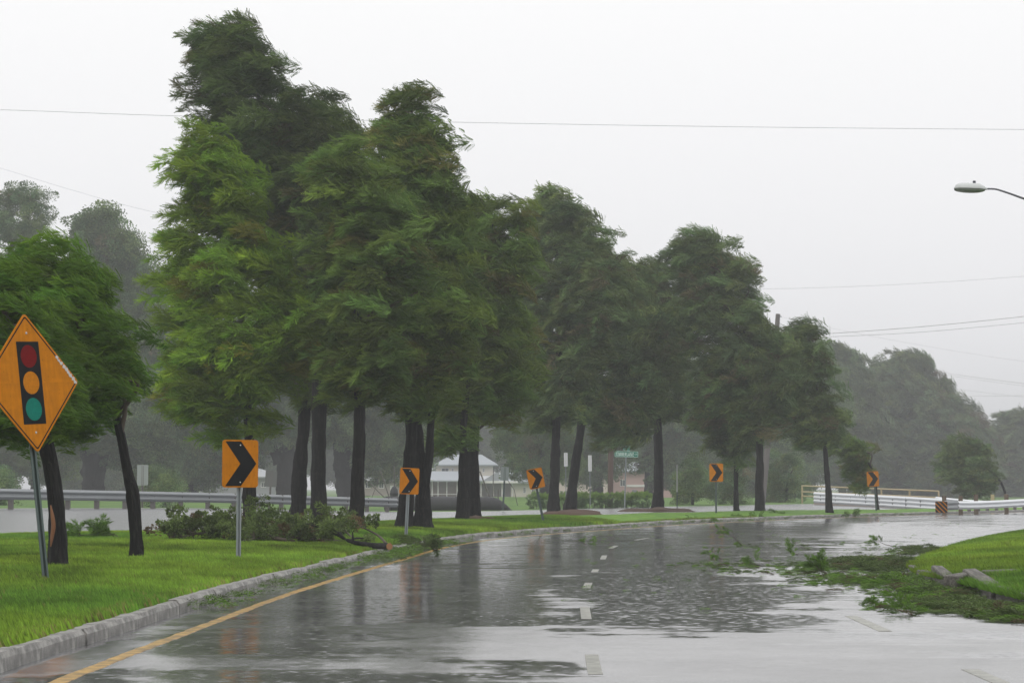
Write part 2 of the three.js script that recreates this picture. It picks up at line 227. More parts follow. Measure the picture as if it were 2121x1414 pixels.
{
  const bk = new THREE.Group(); bk.name = 'broken_kerb'; bk.userData.kind = 'structure'; scene.add(bk);
  for (const [x0, y0, x1, y1, h, w, ty] of [[1903, 1185, 1932, 1191, 0.1, 0.17, 0], [1934, 1190, 1962, 1200, 0.12, 0.18, 0.03], [1960, 1206, 1996, 1202, 0.14, 0.2, 0.02], [2000, 1200, 2058, 1221, 0.14, 0.2, 0.02], [2066, 1222, 2112, 1233, 0.11, 0.17, 0], [2114, 1235, 2200, 1256, 0.11, 0.17, 0], [1884, 1173, 1893, 1177, 0.08, 0.15, 0], [2028, 1199, 2100, 1198, 0.12, 0.16, 0.06]]) {
    const a = gp(x0, y0, 0.1), b = gp(x1, y1, 0.1), len = Math.max(0.25, a.distanceTo(b)), g = new RoundedBoxGeometry(len, h + 0.1, w, 3, 0.03), P = g.attributes.position;
    for (let i = 0; i < P.count; i++) P.setY(i, P.getY(i) + (noise(P.getX(i) * 7 + x0, P.getZ(i) * 9) - 0.5) * 0.04);
    g.computeVertexNormals(); const o = mesh('kerb_stone', g, M.oldKerb, bk); o.position.copy(a).lerp(b, 0.5); o.position.y = h / 2 + 0.005 + ty; o.position.z += 0.3; o.rotation.y = -Math.atan2(b.z - a.z, b.x - a.x); o.rotation.x = ty * 2;
  }
}

// ---------------------------------------------------------------- foliage
const leafMat = (c, rough = 0.95) => new THREE.MeshPhysicalMaterial({ color: c, roughness: rough, transmission: 0.35, thickness: 0, side: THREE.DoubleSide, vertexColors: true, specularIntensity: 0.25 });
const M_leaf = leafMat(L(1, 1, 1));
function leaflet(pos, idx, col, p, dir, side, len, wid, c) {
  const b = pos.length / 3, m = p.clone().addScaledVector(dir, len * 0.45), e = p.clone().addScaledVector(dir, len);
  for (const q of [p, m.clone().addScaledVector(side, wid / 2), m.clone().addScaledVector(side, -wid / 2), e]) pos.push(q.x, q.y, q.z);
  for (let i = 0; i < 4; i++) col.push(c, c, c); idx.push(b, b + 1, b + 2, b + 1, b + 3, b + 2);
}
const rv = (R) => V(R() - 0.5, R() - 0.5, R() - 0.5).multiplyScalar(2);
// a windblown bough about 1 m long that streams along +x: feathery sprays of narrow leaflets
function featherBough(seed, sprays = 62) {
  const R = rng(seed), pos = [], idx = [], col = [];
  for (let i = 0; i < sprays; i++) {
    const u = Math.pow((i + R()) / sprays, 0.85), c = V(u, 0.13 * Math.sin(u * 3) - 0.16 * u * u, 0), a = R() * 6.283, w = 0.24 * Math.sin(Math.PI * Math.min(1, 0.12 + u * 0.88)) * Math.sqrt(R());
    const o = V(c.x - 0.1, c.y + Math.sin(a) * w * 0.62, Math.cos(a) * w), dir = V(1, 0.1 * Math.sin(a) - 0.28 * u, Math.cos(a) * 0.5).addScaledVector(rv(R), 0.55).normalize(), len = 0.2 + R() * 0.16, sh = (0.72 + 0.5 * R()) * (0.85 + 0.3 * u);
    const side = new THREE.Vector3().crossVectors(dir, rv(R)).normalize(), nrm = new THREE.Vector3().crossVectors(side, dir), n = 7;
    for (let k = 0; k < n; k++) for (const sd of [-1, 1]) {
      const t = k / n, p = o.clone().addScaledVector(dir, t * len).addScaledVector(nrm, -0.05 * t * t), l = 0.105 * (1 - 0.45 * t) * (0.8 + 0.4 * R());
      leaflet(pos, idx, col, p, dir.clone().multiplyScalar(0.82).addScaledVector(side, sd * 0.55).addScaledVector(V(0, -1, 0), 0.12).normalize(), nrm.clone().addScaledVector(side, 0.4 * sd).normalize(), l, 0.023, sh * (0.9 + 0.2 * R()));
    }
  }
  return geo(pos, idx, null, col);
}
// a clump of broad leaves round a forking twig, for oaks and for the wreckage on the ground
function leafyBough(seed, leaves = 230, size = 0.085) {
  const R = rng(seed), pos = [], idx = [], col = [];
  for (let i = 0; i < leaves; i++) {
    const u = Math.sqrt(R()), a = R() * 6.283, w = 0.36 * Math.sin(Math.PI * (0.1 + 0.86 * u)) * Math.sqrt(R()), p = V(u, 0.1 * Math.sin(u * 4) + Math.sin(a) * w * 0.7, Math.cos(a) * w), dir = V(0.8, Math.sin(a) * 0.4 - 0.15, Math.cos(a) * 0.5).addScaledVector(rv(R), 0.7).normalize(), s = size * (0.7 + 0.6 * R());
    leaflet(pos, idx, col, p, dir, new THREE.Vector3().crossVectors(dir, rv(R)).normalize(), s, s * 0.5, 0.65 + 0.7 * R());
  }
  return geo(pos, idx, null, col);
}
const feathers = [1, 2, 3, 4, 5].map((k) => featherBough(k * 77)), leafy = [1, 2, 3].map((k) => leafyBough(k * 131)), leafyBig = [1, 2, 3].map((k) => leafyBough(k * 171, 95, 0.17));
const m4 = new THREE.Matrix4();
function place(dir, R, p, s, roll = 0.6) {
  const X = dir.clone().normalize(), Z0 = new THREE.Vector3().crossVectors(X, V(0, 1, 0)); if (Z0.lengthSq() < 1e-4) Z0.set(0, 0, 1); Z0.normalize(); const Y0 = new THREE.Vector3().crossVectors(Z0, X), a = (R() - 0.5) * 2 * roll, c = Math.cos(a), n = Math.sin(a);
  const Y = Y0.clone().multiplyScalar(c).addScaledVector(Z0, n), Z = new THREE.Vector3().crossVectors(X, Y), f = R() < 0.5 ? -1 : 1;
  return m4.makeBasis(X.multiplyScalar(s), Y.multiplyScalar(s * (0.85 + 0.3 * R())), Z.multiplyScalar(s * f)).setPosition(p).clone();
}
function instances(name, g, list, parent, mat = M_leaf, kind = 'stuff') {
  const o = new THREE.InstancedMesh(g, mat, list.length); o.name = parent === scene ? numbered(name) : name; const c = new THREE.Color();
  list.forEach(([m, k], i) => { o.setMatrixAt(i, m); o.setColorAt(i, c.setRGB(...k)); }); o.castShadow = o.receiveShadow = true; o.userData.kind = kind; parent.add(o); return o;
}
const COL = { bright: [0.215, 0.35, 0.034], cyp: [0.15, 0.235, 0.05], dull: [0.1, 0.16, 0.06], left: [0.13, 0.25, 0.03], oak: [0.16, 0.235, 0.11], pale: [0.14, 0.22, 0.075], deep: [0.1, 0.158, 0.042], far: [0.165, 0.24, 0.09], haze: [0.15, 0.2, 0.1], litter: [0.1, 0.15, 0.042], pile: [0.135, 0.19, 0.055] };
/* a tree: rows [py, xl, xr] outline its crown as it stands at depth d, stems [[px, py, width px], ...] its trunk(s) from the ground up */
function tree(name, label, cat, group, { d, rows, stems, col = 'cyp', L: BL0 = 1.2, k: k0 = 6, style = 'feather', wind = [-1, 0.12, 0.15], seed = 1, depth = 3, rust = 0.08, dz = 0.8, limbs = 10, mix = 0.75 }) {
  const BL = BL0 * (style === 'feather' ? 0.72 : 0.7), k = k0 * (style === 'feather' ? 4.0 : 4);
  const R = rng(seed * 7919), q = at(stems[0][0][0], stems[0][0][1], d), t = thing(name, label, cat, group, q), rel = (p) => p.clone().sub(q);
  const mid = rows[Math.floor(rows.length / 2)], W0 = V(...wind).normalize(), main = [];
  stems.forEach((st, si) => {
    const pts = st.map(([x, y, w], i) => rel(at(x, y, d)).add(V(0, 0, si * 0.15 + (R() - 0.5) * 0.12 * (i > 0)))), rad = st.map(([, , w]) => w * 0.83 / 2 / F * d);
    if (si === 0) { pts[0].y -= 0.08; main.push(...pts); }
    const o = mesh('trunk', tube(pts, rad, 34, 16, { wob: 0.3, seed: seed + si, flare: si === 0 ? 0.3 : 0 }), M.bark, t);
  });
  const area = rows.slice(1).reduce((s, r, i) => s + (r[0] - rows[i][0]) * ((r[2] - r[1]) + (rows[i][2] - rows[i][1])) / 2, 0) * (d / F) ** 2, N = Math.max(24, Math.round(area * k)), list = [];
  const top = rows[0][0], bot = rows[rows.length - 1][0], rmax = Math.max(...rows.map((r) => r[2] - r[1])) / 2;
  const row = (y) => { let i = 1; while (i < rows.length - 1 && rows[i][0] < y) i++; const a = rows[i - 1], b = rows[i], f = clamp((y - a[0]) / (b[0] - a[0] || 1), 0, 1); return [lerp(a[1], b[1], f), lerp(a[2], b[2], f)]; };
  const spot = (edge) => { for (;;) { const y = lerp(top, bot, R()), [xl, xr] = row(y), r = (xr - xl) / 2; if (R() > (r + rmax * 0.25) / (rmax * 1.25)) continue; const phi = R() * 6.283, rr = Math.pow(R(), edge), m = r / F * d, rs = Math.max(0.12, m - BL * 0.3), c = rel(at((xl + xr) / 2, y, d)); return [c.add(V(Math.cos(phi) * rs * rr, 0, Math.sin(phi) * Math.min(rs * dz, depth) * rr)), phi, rr, m]; } };
  const lim = [];
  let n = 0; while (n < N) {
    let [c, phi, rr, m] = spot(0.42); const stray = R() < 0.07; if (stray) { const [c2, ph2] = spot(0.05); c = c2; phi = ph2; c.add(V(Math.cos(phi) * BL * (0.2 + 0.3 * R()), BL * 0.25 * R(), Math.sin(phi) * BL * 0.3)); } const cl = stray ? 2 : 3 + Math.floor(R() * 5), tone = 0.62 + 0.68 * Math.pow(R(), 1.2), rusty = R() < rust;
    for (let j = 0; j < cl && n < N; j++, n++) {
      const p = c.clone().add(V((R() - 0.5) * BL * 1.1 + (style === 'feather' ? BL * 0.17 : 0), (R() - 0.5) * BL * 1.05, (R() - 0.5) * BL * 1.1));
      const lee = Math.cos(phi), outw = style === 'feather' && lee > 0 ? V(lee * 0.1, 0.55 * lee, Math.sin(phi)) : V(lee, 0, Math.sin(phi)), D = W0.clone().multiplyScalar(mix).addScaledVector(outw, 0.42 * rr).add(V(0, (R() - 0.5) * 0.75 - 0.02, 0)).addScaledVector(rv(R), 0.22).normalize(), s = BL * (0.7 + 0.6 * R());
      if (style !== 'feather') D.addScaledVector(rv(R), 0.5).normalize();
      const k3 = COL[col], v = tone * (0.85 + 0.3 * R()), yel = R() * 0.25;
      list.push([place(D, R, p.clone().addScaledVector(D, -s * 0.5), s, 1.3), rusty && R() < 0.7 ? [k3[0] * 1.25 * v, k3[1] * 0.8 * v, k3[2] * v] : [k3[0] * v * (0.9 + yel), k3[1] * v, k3[2] * v * (1.05 - yel)]]);
    }
    lim.push(c);
  }
  const set = style === 'feather' ? feathers : style === 'big' ? leafyBig : leafy;
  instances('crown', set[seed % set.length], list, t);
  // limbs from the trunk's upper part into the crown
  const tc = new THREE.CatmullRomCurve3(main);
  for (let i = 0; i < limbs; i++) {
    const e = lim[Math.floor(R() * lim.length)]; let best = 0, bd = 1e9; for (let u = 0.45; u <= 1; u += 0.03) { const p = tc.getPoint(u), h = Math.abs(p.y - (e.y - 0.5 - Math.hypot(e.x - p.x, e.z - p.z) * 0.35)); if (h < bd) { bd = h; best = u; } }
    const s = tc.getPoint(best), m = s.clone().lerp(e, 0.5).add(V(0.35, 0.25, 0)), r = 0.02 + 0.025 * R();
    mesh('limb', tube([s, m, e], [r * 1.7, r, r * 0.4], 8, 6), M.twig, t);
  }
  return t;
}
const CYG = 'bald cypress trees along the median', ST = (...a) => a;
const dM = (px, py) => -onMedian(px, py).z;
// ---------------------------------------------------------------- the row of trees on the median
const SG = 'small wind-bent trees on the left of the median';
tree('small_tree', 'small tree leaning left behind the traffic signal sign, bark torn from its trunk', 'tree', SG, { d: dM(118, 1178), seed: 3, col: 'left', L: 0.75, k: 22, depth: 1.6, rust: 0.03, mix: 1, wind: [-1, 0.22, 0.1], limbs: 7,
  stems: [[[119, 1180, 46], [116, 1120, 38], [112, 1020, 36], [100, 940, 34], [85, 880, 30], [60, 800, 22], [20, 690, 12]]], rows: [[560, -110, 40], [640, -150, 90], [740, -160, 140], [840, -120, 130], [905, -70, 60]] });
tree('small_tree', 'small tree with rounded windblown crown, between the diamond sign and the nearest arrow sign', 'tree', SG, { d: dM(283, 1156), seed: 4, col: 'left', L: 0.8, k: 22, depth: 1.8, rust: 0.03, mix: 1.1, wind: [-1, 0.25, 0.1], limbs: 7,
  stems: [[[284, 1158, 34], [281, 1110, 29], [276, 1030, 30], [268, 985, 25], [250, 900, 22], [236, 842, 20], [205, 760, 16], [150, 650, 9]]], rows: [[524, 10, 105], [550, -20, 170], [595, -45, 208], [645, -50, 232], [690, -45, 262], [740, -20, 280], [790, 30, 272], [840, 60, 232], [890, 90, 180], [905, 110, 150]] });
{
  const t = scene.getObjectByName('small_tree'), q = t.position, d = -q.z, pts = [[104, 1046], [108, 1070], [110, 1090], [107, 1112], [104, 1132]].map(([x, y]) => at(x, y, d - 0.15).sub(q));
  tag(mesh('torn_bark', tube(pts, [0.01, 0.034, 0.036, 0.028, 0.008], 14, 8, { wob: 0.3 }), M.bareWood, t), 'strip of raw reddish wood where the bark is torn');
}
const C = (label, o) => tree('cypress_tree', label, 'tree', CYG, o);
C('bright green cypress with a full cone crown, right behind the nearest arrow sign', { d: 58, seed: 11, col: 'bright', L: 1.15, k: 8.5, rust: 0.1, stems: [[[512, 1108, 42], [515, 1050, 30], [516, 960, 25], [514, 880, 21], [508, 760, 17], [495, 600, 12], [470, 430, 7], [440, 320, 3]]],
  rows: [[282, 372, 432], [320, 368, 482], [360, 358, 518], [420, 336, 548], [480, 308, 572], [540, 302, 592], [600, 302, 618], [660, 305, 644], [720, 302, 662], [770, 296, 668], [815, 305, 648], [850, 340, 600], [882, 420, 530], [900, 425, 450]] });
C('cypress with a rough ridged trunk squeezed between the bright green cypress and the tallest one', { d: 70.5, seed: 12, col: 'deep', L: 1.15, k: 7, stems: [[[613, 1094, 46], [618, 1040, 36], [622, 960, 33], [628, 880, 30], [632, 800, 27], [628, 600, 18], [600, 420, 10], [570, 300, 4]]],
  rows: [[250, 500, 600], [320, 490, 660], [450, 520, 710], [600, 560, 720], [740, 590, 735], [800, 610, 700], [830, 620, 660]] });
C('tallest cypress of the row, its ragged top bent over to the left', { d: 69.5, seed: 13, col: 'deep', L: 1.25, k: 7, rust: 0.1, wind: [-1, 0.16, 0.15], stems: [[[660, 1097, 50], [660, 1050, 42], [659, 960, 36], [661, 860, 35], [661, 780, 30], [650, 620, 24], [620, 430, 18], [560, 260, 12], [500, 130, 6], [470, 80, 3]]],
  rows: [[54, 430, 480], [72, 396, 502], [105, 396, 560], [126, 412, 566], [142, 362, 578], [158, 420, 596], [185, 392, 634], [200, 372, 692], [218, 410, 720], [248, 380, 738], [262, 362, 745], [285, 425, 755], [340, 470, 775], [420, 530, 800], [500, 560, 805], [600, 590, 825], [700, 610, 830], [770, 640, 800], [800, 650, 760]] });
C('cypress with a single straight dark trunk, second to the left of the second arrow sign', { d: dM(737, 1101), seed: 14, L: 1.15, k: 7, stems: [[[737, 1104, 46], [739, 1060, 36], [741, 980, 31], [744, 890, 30], [745, 800, 25], [740, 650, 18], [725, 480, 10], [705, 350, 4]]],
  rows: [[310, 650, 740], [370, 630, 800], [440, 630, 850], [520, 625, 885], [620, 630, 898], [700, 640, 880], [770, 665, 830], [815, 690, 790]] });
C('cypress whose leaning trunk stands right behind the second arrow sign', { d: dM(832, 1097), seed: 15, L: 1.15, k: 7, stems: [[[833, 1100, 46], [840, 1050, 34], [848, 960, 32], [853, 880, 28], [852, 800, 24], [845, 620, 16], [825, 440, 8], [815, 360, 4]]],
  rows: [[330, 770, 850], [420, 760, 905], [540, 740, 935], [660, 735, 935], [760, 765, 905], [820, 800, 880], [850, 830, 870]] });
C('forked cypress just right of the second arrow sign, its right stem rising from low down', { d: dM(878, 1095), seed: 16, L: 1.3, k: 7, stems: [[[878, 1097, 46], [875, 1050, 38], [874, 980, 34], [868, 920, 25], [860, 840, 20], [858, 640, 14], [840, 400, 8], [822, 230, 3]], [[878, 1010, 24], [888, 950, 20], [893, 880, 18], [896, 820, 15], [895, 700, 10]]],
  rows: [[196, 806, 836], [225, 792, 868], [260, 790, 895], [310, 770, 925], [350, 768, 948], [420, 790, 962], [480, 800, 985], [560, 810, 1000], [650, 800, 985], [740, 800, 950], [800, 830, 930]] });
C('cypress with slim trunk, left one of the close pair in mid row', { d: dM(955, 1081), seed: 17, L: 1.35, k: 5.5, depth: 2.5, stems: [[[956, 1083, 34], [958, 1030, 26], [959, 960, 21], [960, 880, 17], [975, 740, 13], [1005, 560, 8], [1025, 440, 3]]],
  rows: [[420, 1005, 1055], [460, 998, 1085], [520, 985, 1095], [600, 930, 1085], [700, 895, 1045], [800, 885, 1000], [860, 890, 985], [905, 895, 960], [940, 903, 935]] });
C('cypress with thick dark trunk, right one of the close pair in mid row', { d: dM(981, 1080), seed: 18, L: 1.3, k: 6.5, stems: [[[981, 1083, 38], [981, 1030, 30], [981, 960, 27], [980, 870, 25], [978, 760, 20], [970, 600, 12], [960, 470, 5]]],
  rows: [[425, 945, 985], [480, 915, 1005], [560, 900, 1040], [640, 880, 1085], [720, 880, 1125], [780, 885, 1128], [830, 905, 1090], [870, 930, 1030]] });
C('upright cypress on the brown soil mound beside the leaning arrow sign', { d: dM(1148, 1065), seed: 19, col: 'far', L: 1.45, k: 5.5, wind: [-1, 0.05, 0.15], stems: [[[1146, 1068, 32], [1148, 1020, 25], [1150, 960, 22], [1152, 890, 20], [1158, 780, 17], [1155, 620, 12], [1150, 470, 6]]],
  rows: [[411, 1115, 1180], [435, 1086, 1212], [480, 1062, 1246], [540, 1045, 1290], [600, 1035, 1318], [680, 1030, 1300], [760, 1045, 1240], [830, 1065, 1210], [880, 1090, 1180]] });
C('cypress with a trunk tilted to the right on the brown soil mound', { d: dM(1182, 1062), seed: 20, col: 'far', L: 1.45, k: 5.5, stems: [[[1180, 1064, 34], [1186, 1010, 25], [1194, 950, 22], [1204, 880, 20], [1215, 780, 15], [1225, 660, 9], [1228, 570, 4]]],
  rows: [[520, 1180, 1265], [560, 1170, 1330], [620, 1150, 1362], [700, 1160, 1405], [780, 1175, 1412], [840, 1195, 1350], [885, 1240, 1330], [915, 1255, 1310]] });
C('cypress with a broad flared trunk between the street name sign and the thin marker post', { d: dM(1361, 1059), seed: 21, col: 'far', L: 1.45, k: 5.5, depth: 2.4, stems: [[[1362, 1062, 36], [1364, 1020, 27], [1365, 950, 23], [1361, 860, 18], [1360, 760, 12], [1350, 600, 5]]],
  rows: [[560, 1335, 1368], [600, 1310, 1398], [680, 1290, 1420], [760, 1300, 1430], [830, 1320, 1415], [865, 1345, 1385]] });
C('thin-trunked young cypress just right of the fourth arrow sign', { d: dM(1525, 1060), seed: 22, col: 'far', L: 1.4, k: 5.5, depth: 2.2, limbs: 6, stems: [[[1526, 1062, 14], [1525, 1010, 11], [1524, 940, 10], [1518, 860, 8], [1500, 780, 4]]],
  rows: [[770, 1440, 1520], [820, 1420, 1556], [880, 1425, 1562], [925, 1480, 1552], [955, 1500, 1540]] });
C('tall cypress with a lopsided notched top, right half of the row below the utility pole', { d: dM(1575, 1060), seed: 23, col: 'far', L: 1.55, k: 5, wind: [-1, 0.06, 0.15], stems: [[[1574, 1063, 24], [1574, 1000, 19], [1575, 930, 17], [1576, 860, 14], [1560, 740, 11], [1520, 620, 7], [1480, 530, 3]]],
  rows: [[503, 1376, 1478], [530, 1384, 1505], [560, 1380, 1545], [600, 1378, 1570], [650, 1378, 1592], [700, 1400, 1632], [760, 1425, 1640], [820, 1440, 1632], [870, 1480, 1615], [905, 1550, 1590]] });
C('last and smallest cypress of the row, in front of the bridge rail', { d: dM(1717, 1058), seed: 24, col: 'far', L: 1.5, k: 5.5, depth: 2.6, limbs: 7, stems: [[[1719, 1061, 17], [1716, 1010, 14], [1711, 950, 12], [1706, 890, 10], [1690, 800, 7], [1665, 710, 3]]],
  rows: [[686, 1655, 1678], [705, 1610, 1690], [745, 1600, 1712], [790, 1590, 1738], [840, 1588, 1742], [885, 1605, 1740], [918, 1640, 1722]] });
tree('small_tree', 'little tree bowed left with a thin trunk beside the last arrow sign', 'tree', null, { d: dM(1819, 1060), seed: 25, col: 'cyp', L: 1.0, k: 9, depth: 1.5, limbs: 4, stems: [[[1819, 1063, 8], [1816, 1030, 7], [1813, 995, 6], [1800, 960, 5], [1770, 930, 3]]], rows: [[916, 1730, 1778], [940, 1722, 1803], [972, 1735, 1812], [995, 1755, 1800], [1010, 1765, 1785]] });

// ---------------------------------------------------------------- trees beyond the other carriageway
const O = (label, o) => tree('oak_tree', label, 'tree', 'big hazy trees beyond the far guardrail', { style: 'leafy', col: 'oak', k: 2.6, dz: 0.5, depth: 4, mix: 0.5, rust: 0.02, limbs: 8, ...o, d: o.d * (o.d < 115 ? 1.9 : 1.55), L: (o.L ?? 2.2) * 1.45 });
O('dark oak with a trunk split into three limbs, behind the guardrail on the left', { d: 104, seed: 31, stems: [[[192, 1040, 62], [190, 1000, 52], [186, 960, 40], [170, 910, 30], [150, 860, 24], [120, 780, 14]], [[192, 1000, 30], [195, 950, 24], [197, 880, 20], [200, 760, 12]], [[198, 1008, 34], [214, 950, 26], [232, 900, 22], [262, 820, 14]]],
  rows: [[456, 195, 225], [480, 165, 250], [515, 160, 300], [570, 170, 335], [640, 190, 370], [720, 120, 400], [800, 60, 430], [870, 40, 440], [915, 60, 420], [950, 260, 420], [985, 290, 400]] });
O('open sparse oak with thin twigs at the top left of the picture', { d: 98, seed: 32, k: 1.6, L: 1.6, col: 'oak', stems: [[[-60, 1040, 50], [-50, 900, 36], [-20, 700, 24], [20, 520, 12], [60, 440, 5]]], rows: [[405, 30, 110], [440, -30, 118], [490, -60, 118], [560, -90, 90], [700, -120, 80], [850, -140, 60]] });
O('massive oak with a forked trunk, behind the bright green and the ridged-bark cypress', { d: 106, seed: 33, stems: [[[592, 1046, 42], [590, 1000, 44], [592, 950, 40], [600, 900, 30], [605, 840, 26], [600, 760, 18]], [[578, 960, 26], [562, 920, 24], [540, 870, 18], [505, 830, 10]]],
  rows: [[690, 420, 640], [760, 380, 700], [830, 350, 720], [880, 350, 690], [920, 370, 560], [960, 380, 500], [985, 400, 470]] });
O('stout oak with narrow holes between its limbs, left of the single straight cypress', { d: 110, seed: 34, stems: [[[712, 1046, 36], [712, 1000, 38], [708, 960, 46], [700, 910, 26], [692, 850, 18]], [[712, 970, 22], [722, 930, 18], [728, 860, 13]], [[720, 975, 22], [745, 930, 18], [790, 890, 12]]],
  rows: [[740, 620, 860], [820, 620, 900], [880, 640, 900], [925, 730, 880], [965, 750, 860], [985, 770, 830]] });
O('leaning oak branching low over the white building on the left', { d: 112, seed: 35, stems: [[[398, 1040, 36], [396, 1000, 32], [410, 970, 24], [450, 930, 18], [520, 900, 12]], [[396, 1000, 22], [380, 940, 18], [370, 860, 12]]], rows: [[800, 300, 480], [880, 280, 500], [940, 290, 420], [985, 300, 400], [1010, 330, 410]] });
O('pale round tree in the haze at the far left behind the guardrail', { d: 150, seed: 36, col: 'pale', L: 2.2, stems: [[[70, 1040, 18], [70, 960, 14], [72, 900, 8]]], rows: [[860, -40, 170], [920, -80, 180], [970, -60, 160], [1000, -60, 20]] });
O('dim tree far behind the brick house', { d: 245, seed: 46, col: 'dull', L: 3, k: 2.4, depth: 9, stems: [[[760, 1032, 14], [760, 960, 10], [765, 900, 6]]], rows: [[820, 640, 900], [880, 620, 930], [940, 630, 900], [985, 650, 860]] });
O('dim tree far behind the two-storey house', { d: 262, seed: 47, col: 'dull', L: 3, k: 2.4, depth: 9, stems: [[[980, 1032, 14], [980, 960, 10], [985, 900, 6]]], rows: [[780, 860, 1120], [860, 840, 1140], [930, 860, 1120], [960, 880, 1080]] });
O('dim tree far behind the long white building', { d: 230, seed: 48, col: 'dull', L: 3, k: 2.4, depth: 9, stems: [[[500, 1032, 14], [500, 960, 10], [505, 900, 6]]], rows: [[790, 380, 640], [870, 360, 680], [940, 370, 660], [990, 400, 600]] });
O('dim tree in the haze between the two small trees at the left', { d: 190, seed: 49, col: 'oak', L: 2.6, k: 2.6, depth: 9, stems: [[[240, 1036, 16], [240, 960, 12], [240, 900, 7]]], rows: [[800, 60, 400], [880, 40, 420], [950, 80, 420], [1010, 130, 400]] });
O('bushy tree spreading over the two-storey house', { d: 128, seed: 37, col: 'pale', L: 1.5, k: 4.5, stems: [[[1128, 1048, 30], [1130, 980, 24], [1125, 920, 16]]], rows: [[860, 1040, 1180], [890, 1020, 1200], [930, 1025, 1220], [960, 1040, 1210], [985, 1085, 1200]] });
O('dark broad tree behind the hedge, left of the street name sign', { d: 150, seed: 38, L: 2, k: 3.4, stems: [[[1240, 1045, 26], [1238, 980, 22], [1240, 900, 14]]], rows: [[800, 1120, 1300], [860, 1100, 1340], [920, 1120, 1330], [965, 1140, 1300], [985, 1170, 1260]] });
O('dark broad tree behind the hedge, right of the street name sign', { d: 155, seed: 39, L: 2, k: 3.4, stems: [[[1345, 1045, 24], [1345, 970, 20], [1350, 900, 12]]], rows: [[790, 1280, 1470], [860, 1270, 1500], [920, 1290, 1490], [965, 1320, 1480], [1000, 1360, 1450]] });
O('hazy tree reaching nearly to the ground behind the fourth arrow sign', { d: 160, seed: 40, L: 2.2, k: 3, stems: [[[1490, 1048, 22], [1490, 980, 18], [1500, 900, 10]]], rows: [[760, 1400, 1600], [860, 1390, 1650], [950, 1400, 1670], [1010, 1415, 1650], [1040, 1430, 1620]] });
O('hazy tree filling the gap left of the bridge rail', { d: 175, seed: 41, L: 2.4, k: 2.6, stems: [[[1640, 1040, 20], [1640, 960, 16], [1650, 880, 9]]], rows: [[740, 1560, 1740], [840, 1540, 1760], [940, 1560, 1740], [1010, 1590, 1690]] });
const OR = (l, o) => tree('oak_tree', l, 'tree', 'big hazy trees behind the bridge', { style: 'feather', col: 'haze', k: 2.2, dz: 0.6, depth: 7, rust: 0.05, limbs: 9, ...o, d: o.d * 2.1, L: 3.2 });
OR('tall hazy tree with ragged spiky top right after the last cypress', { d: 142, seed: 42, wind: [-0.8, 0.5, 0.1], stems: [[[1745, 1045, 18], [1745, 960, 15], [1742, 860, 10], [1735, 780, 4]]], rows: [[712, 1712, 1732], [745, 1700, 1775], [800, 1695, 1810], [870, 1690, 1830], [940, 1690, 1830], [1000, 1710, 1790]] });
OR('widest hazy tree, rounded and sloping down to the right above the bridge', { d: 150, seed: 43, wind: [-0.9, 0.4, 0.1], stems: [[[1885, 1050, 34], [1880, 1010, 26], [1870, 950, 22], [1860, 850, 12]], [[1890, 1035, 14], [1920, 1000, 12], [1955, 975, 7]], [[1880, 1020, 14], [1850, 985, 11], [1830, 940, 6]]], rows: [[742, 1845, 1915], [770, 1795, 1935], [810, 1780, 1970], [860, 1765, 2030], [910, 1755, 2060], [960, 1760, 2070], [1005, 1790, 2050], [1030, 1860, 2000]] });
OR('far hazy tree cut by the right edge of the picture', { d: 165, seed: 44, wind: [-0.9, 0.4, 0.1], stems: [[[2110, 1050, 24], [2110, 980, 18], [2115, 900, 10]]], rows: [[862, 2070, 2150], [890, 2045, 2200], [940, 2030, 2240], [990, 2040, 2240], [1030, 2050, 2220]] });
tree('small_tree', 'small light green tree with a thin arched trunk behind the striped marker', 'tree', null, { d: 150, seed: 45, col: 'far', L: 1.3, k: 8, depth: 1.6, limbs: 4, rust: 0, stems: [[[2088, 1046, 7], [2083, 1022, 6], [2072, 996, 6], [2055, 978, 5], [2020, 955, 3]]], rows: [[922, 1962, 2025], [945, 1940, 2058], [975, 1936, 2066], [1000, 1955, 2060], [1022, 1975, 2040]] });

const SH = (label, seed, d, rows, x) => tree('shrub', label, 'shrub', 'hazy shrubs beyond the far road', { style: 'leafy', col: 'oak', L: 1.7, k: 3, depth: 3, mix: 0.5, limbs: 4, seed, d, stems: [[[x, 1050, 8], [x, 1020, 6], [x + 2, 990, 4]]], rows });
SH('hazy shrub just right of the thin pale marker post', 61, 146, [[955, 1415, 1450], [985, 1400, 1475], [1020, 1395, 1480], [1046, 1400, 1470]], 1435);
SH('hazy shrub between the fourth arrow sign and the tall notched cypress', 62, 150, [[965, 1500, 1540], [1000, 1485, 1560], [1030, 1480, 1565], [1046, 1490, 1555]], 1522);
SH('hazy shrub left of the end of the yellow railing', 63, 165, [[950, 1600, 1660], [990, 1585, 1680], [1025, 1590, 1670], [1042, 1600, 1650]], 1630);
SH('low hazy shrub under the sign beside the second small trunk', 64, 128, [[985, 300, 360], [1010, 280, 400], [1040, 270, 420]], 340);
SH('low hazy shrub behind the guardrail left of the diamond sign post', 65, 125, [[985, -20, 30], [1010, -60, 50], [1040, -60, 60]], 0);
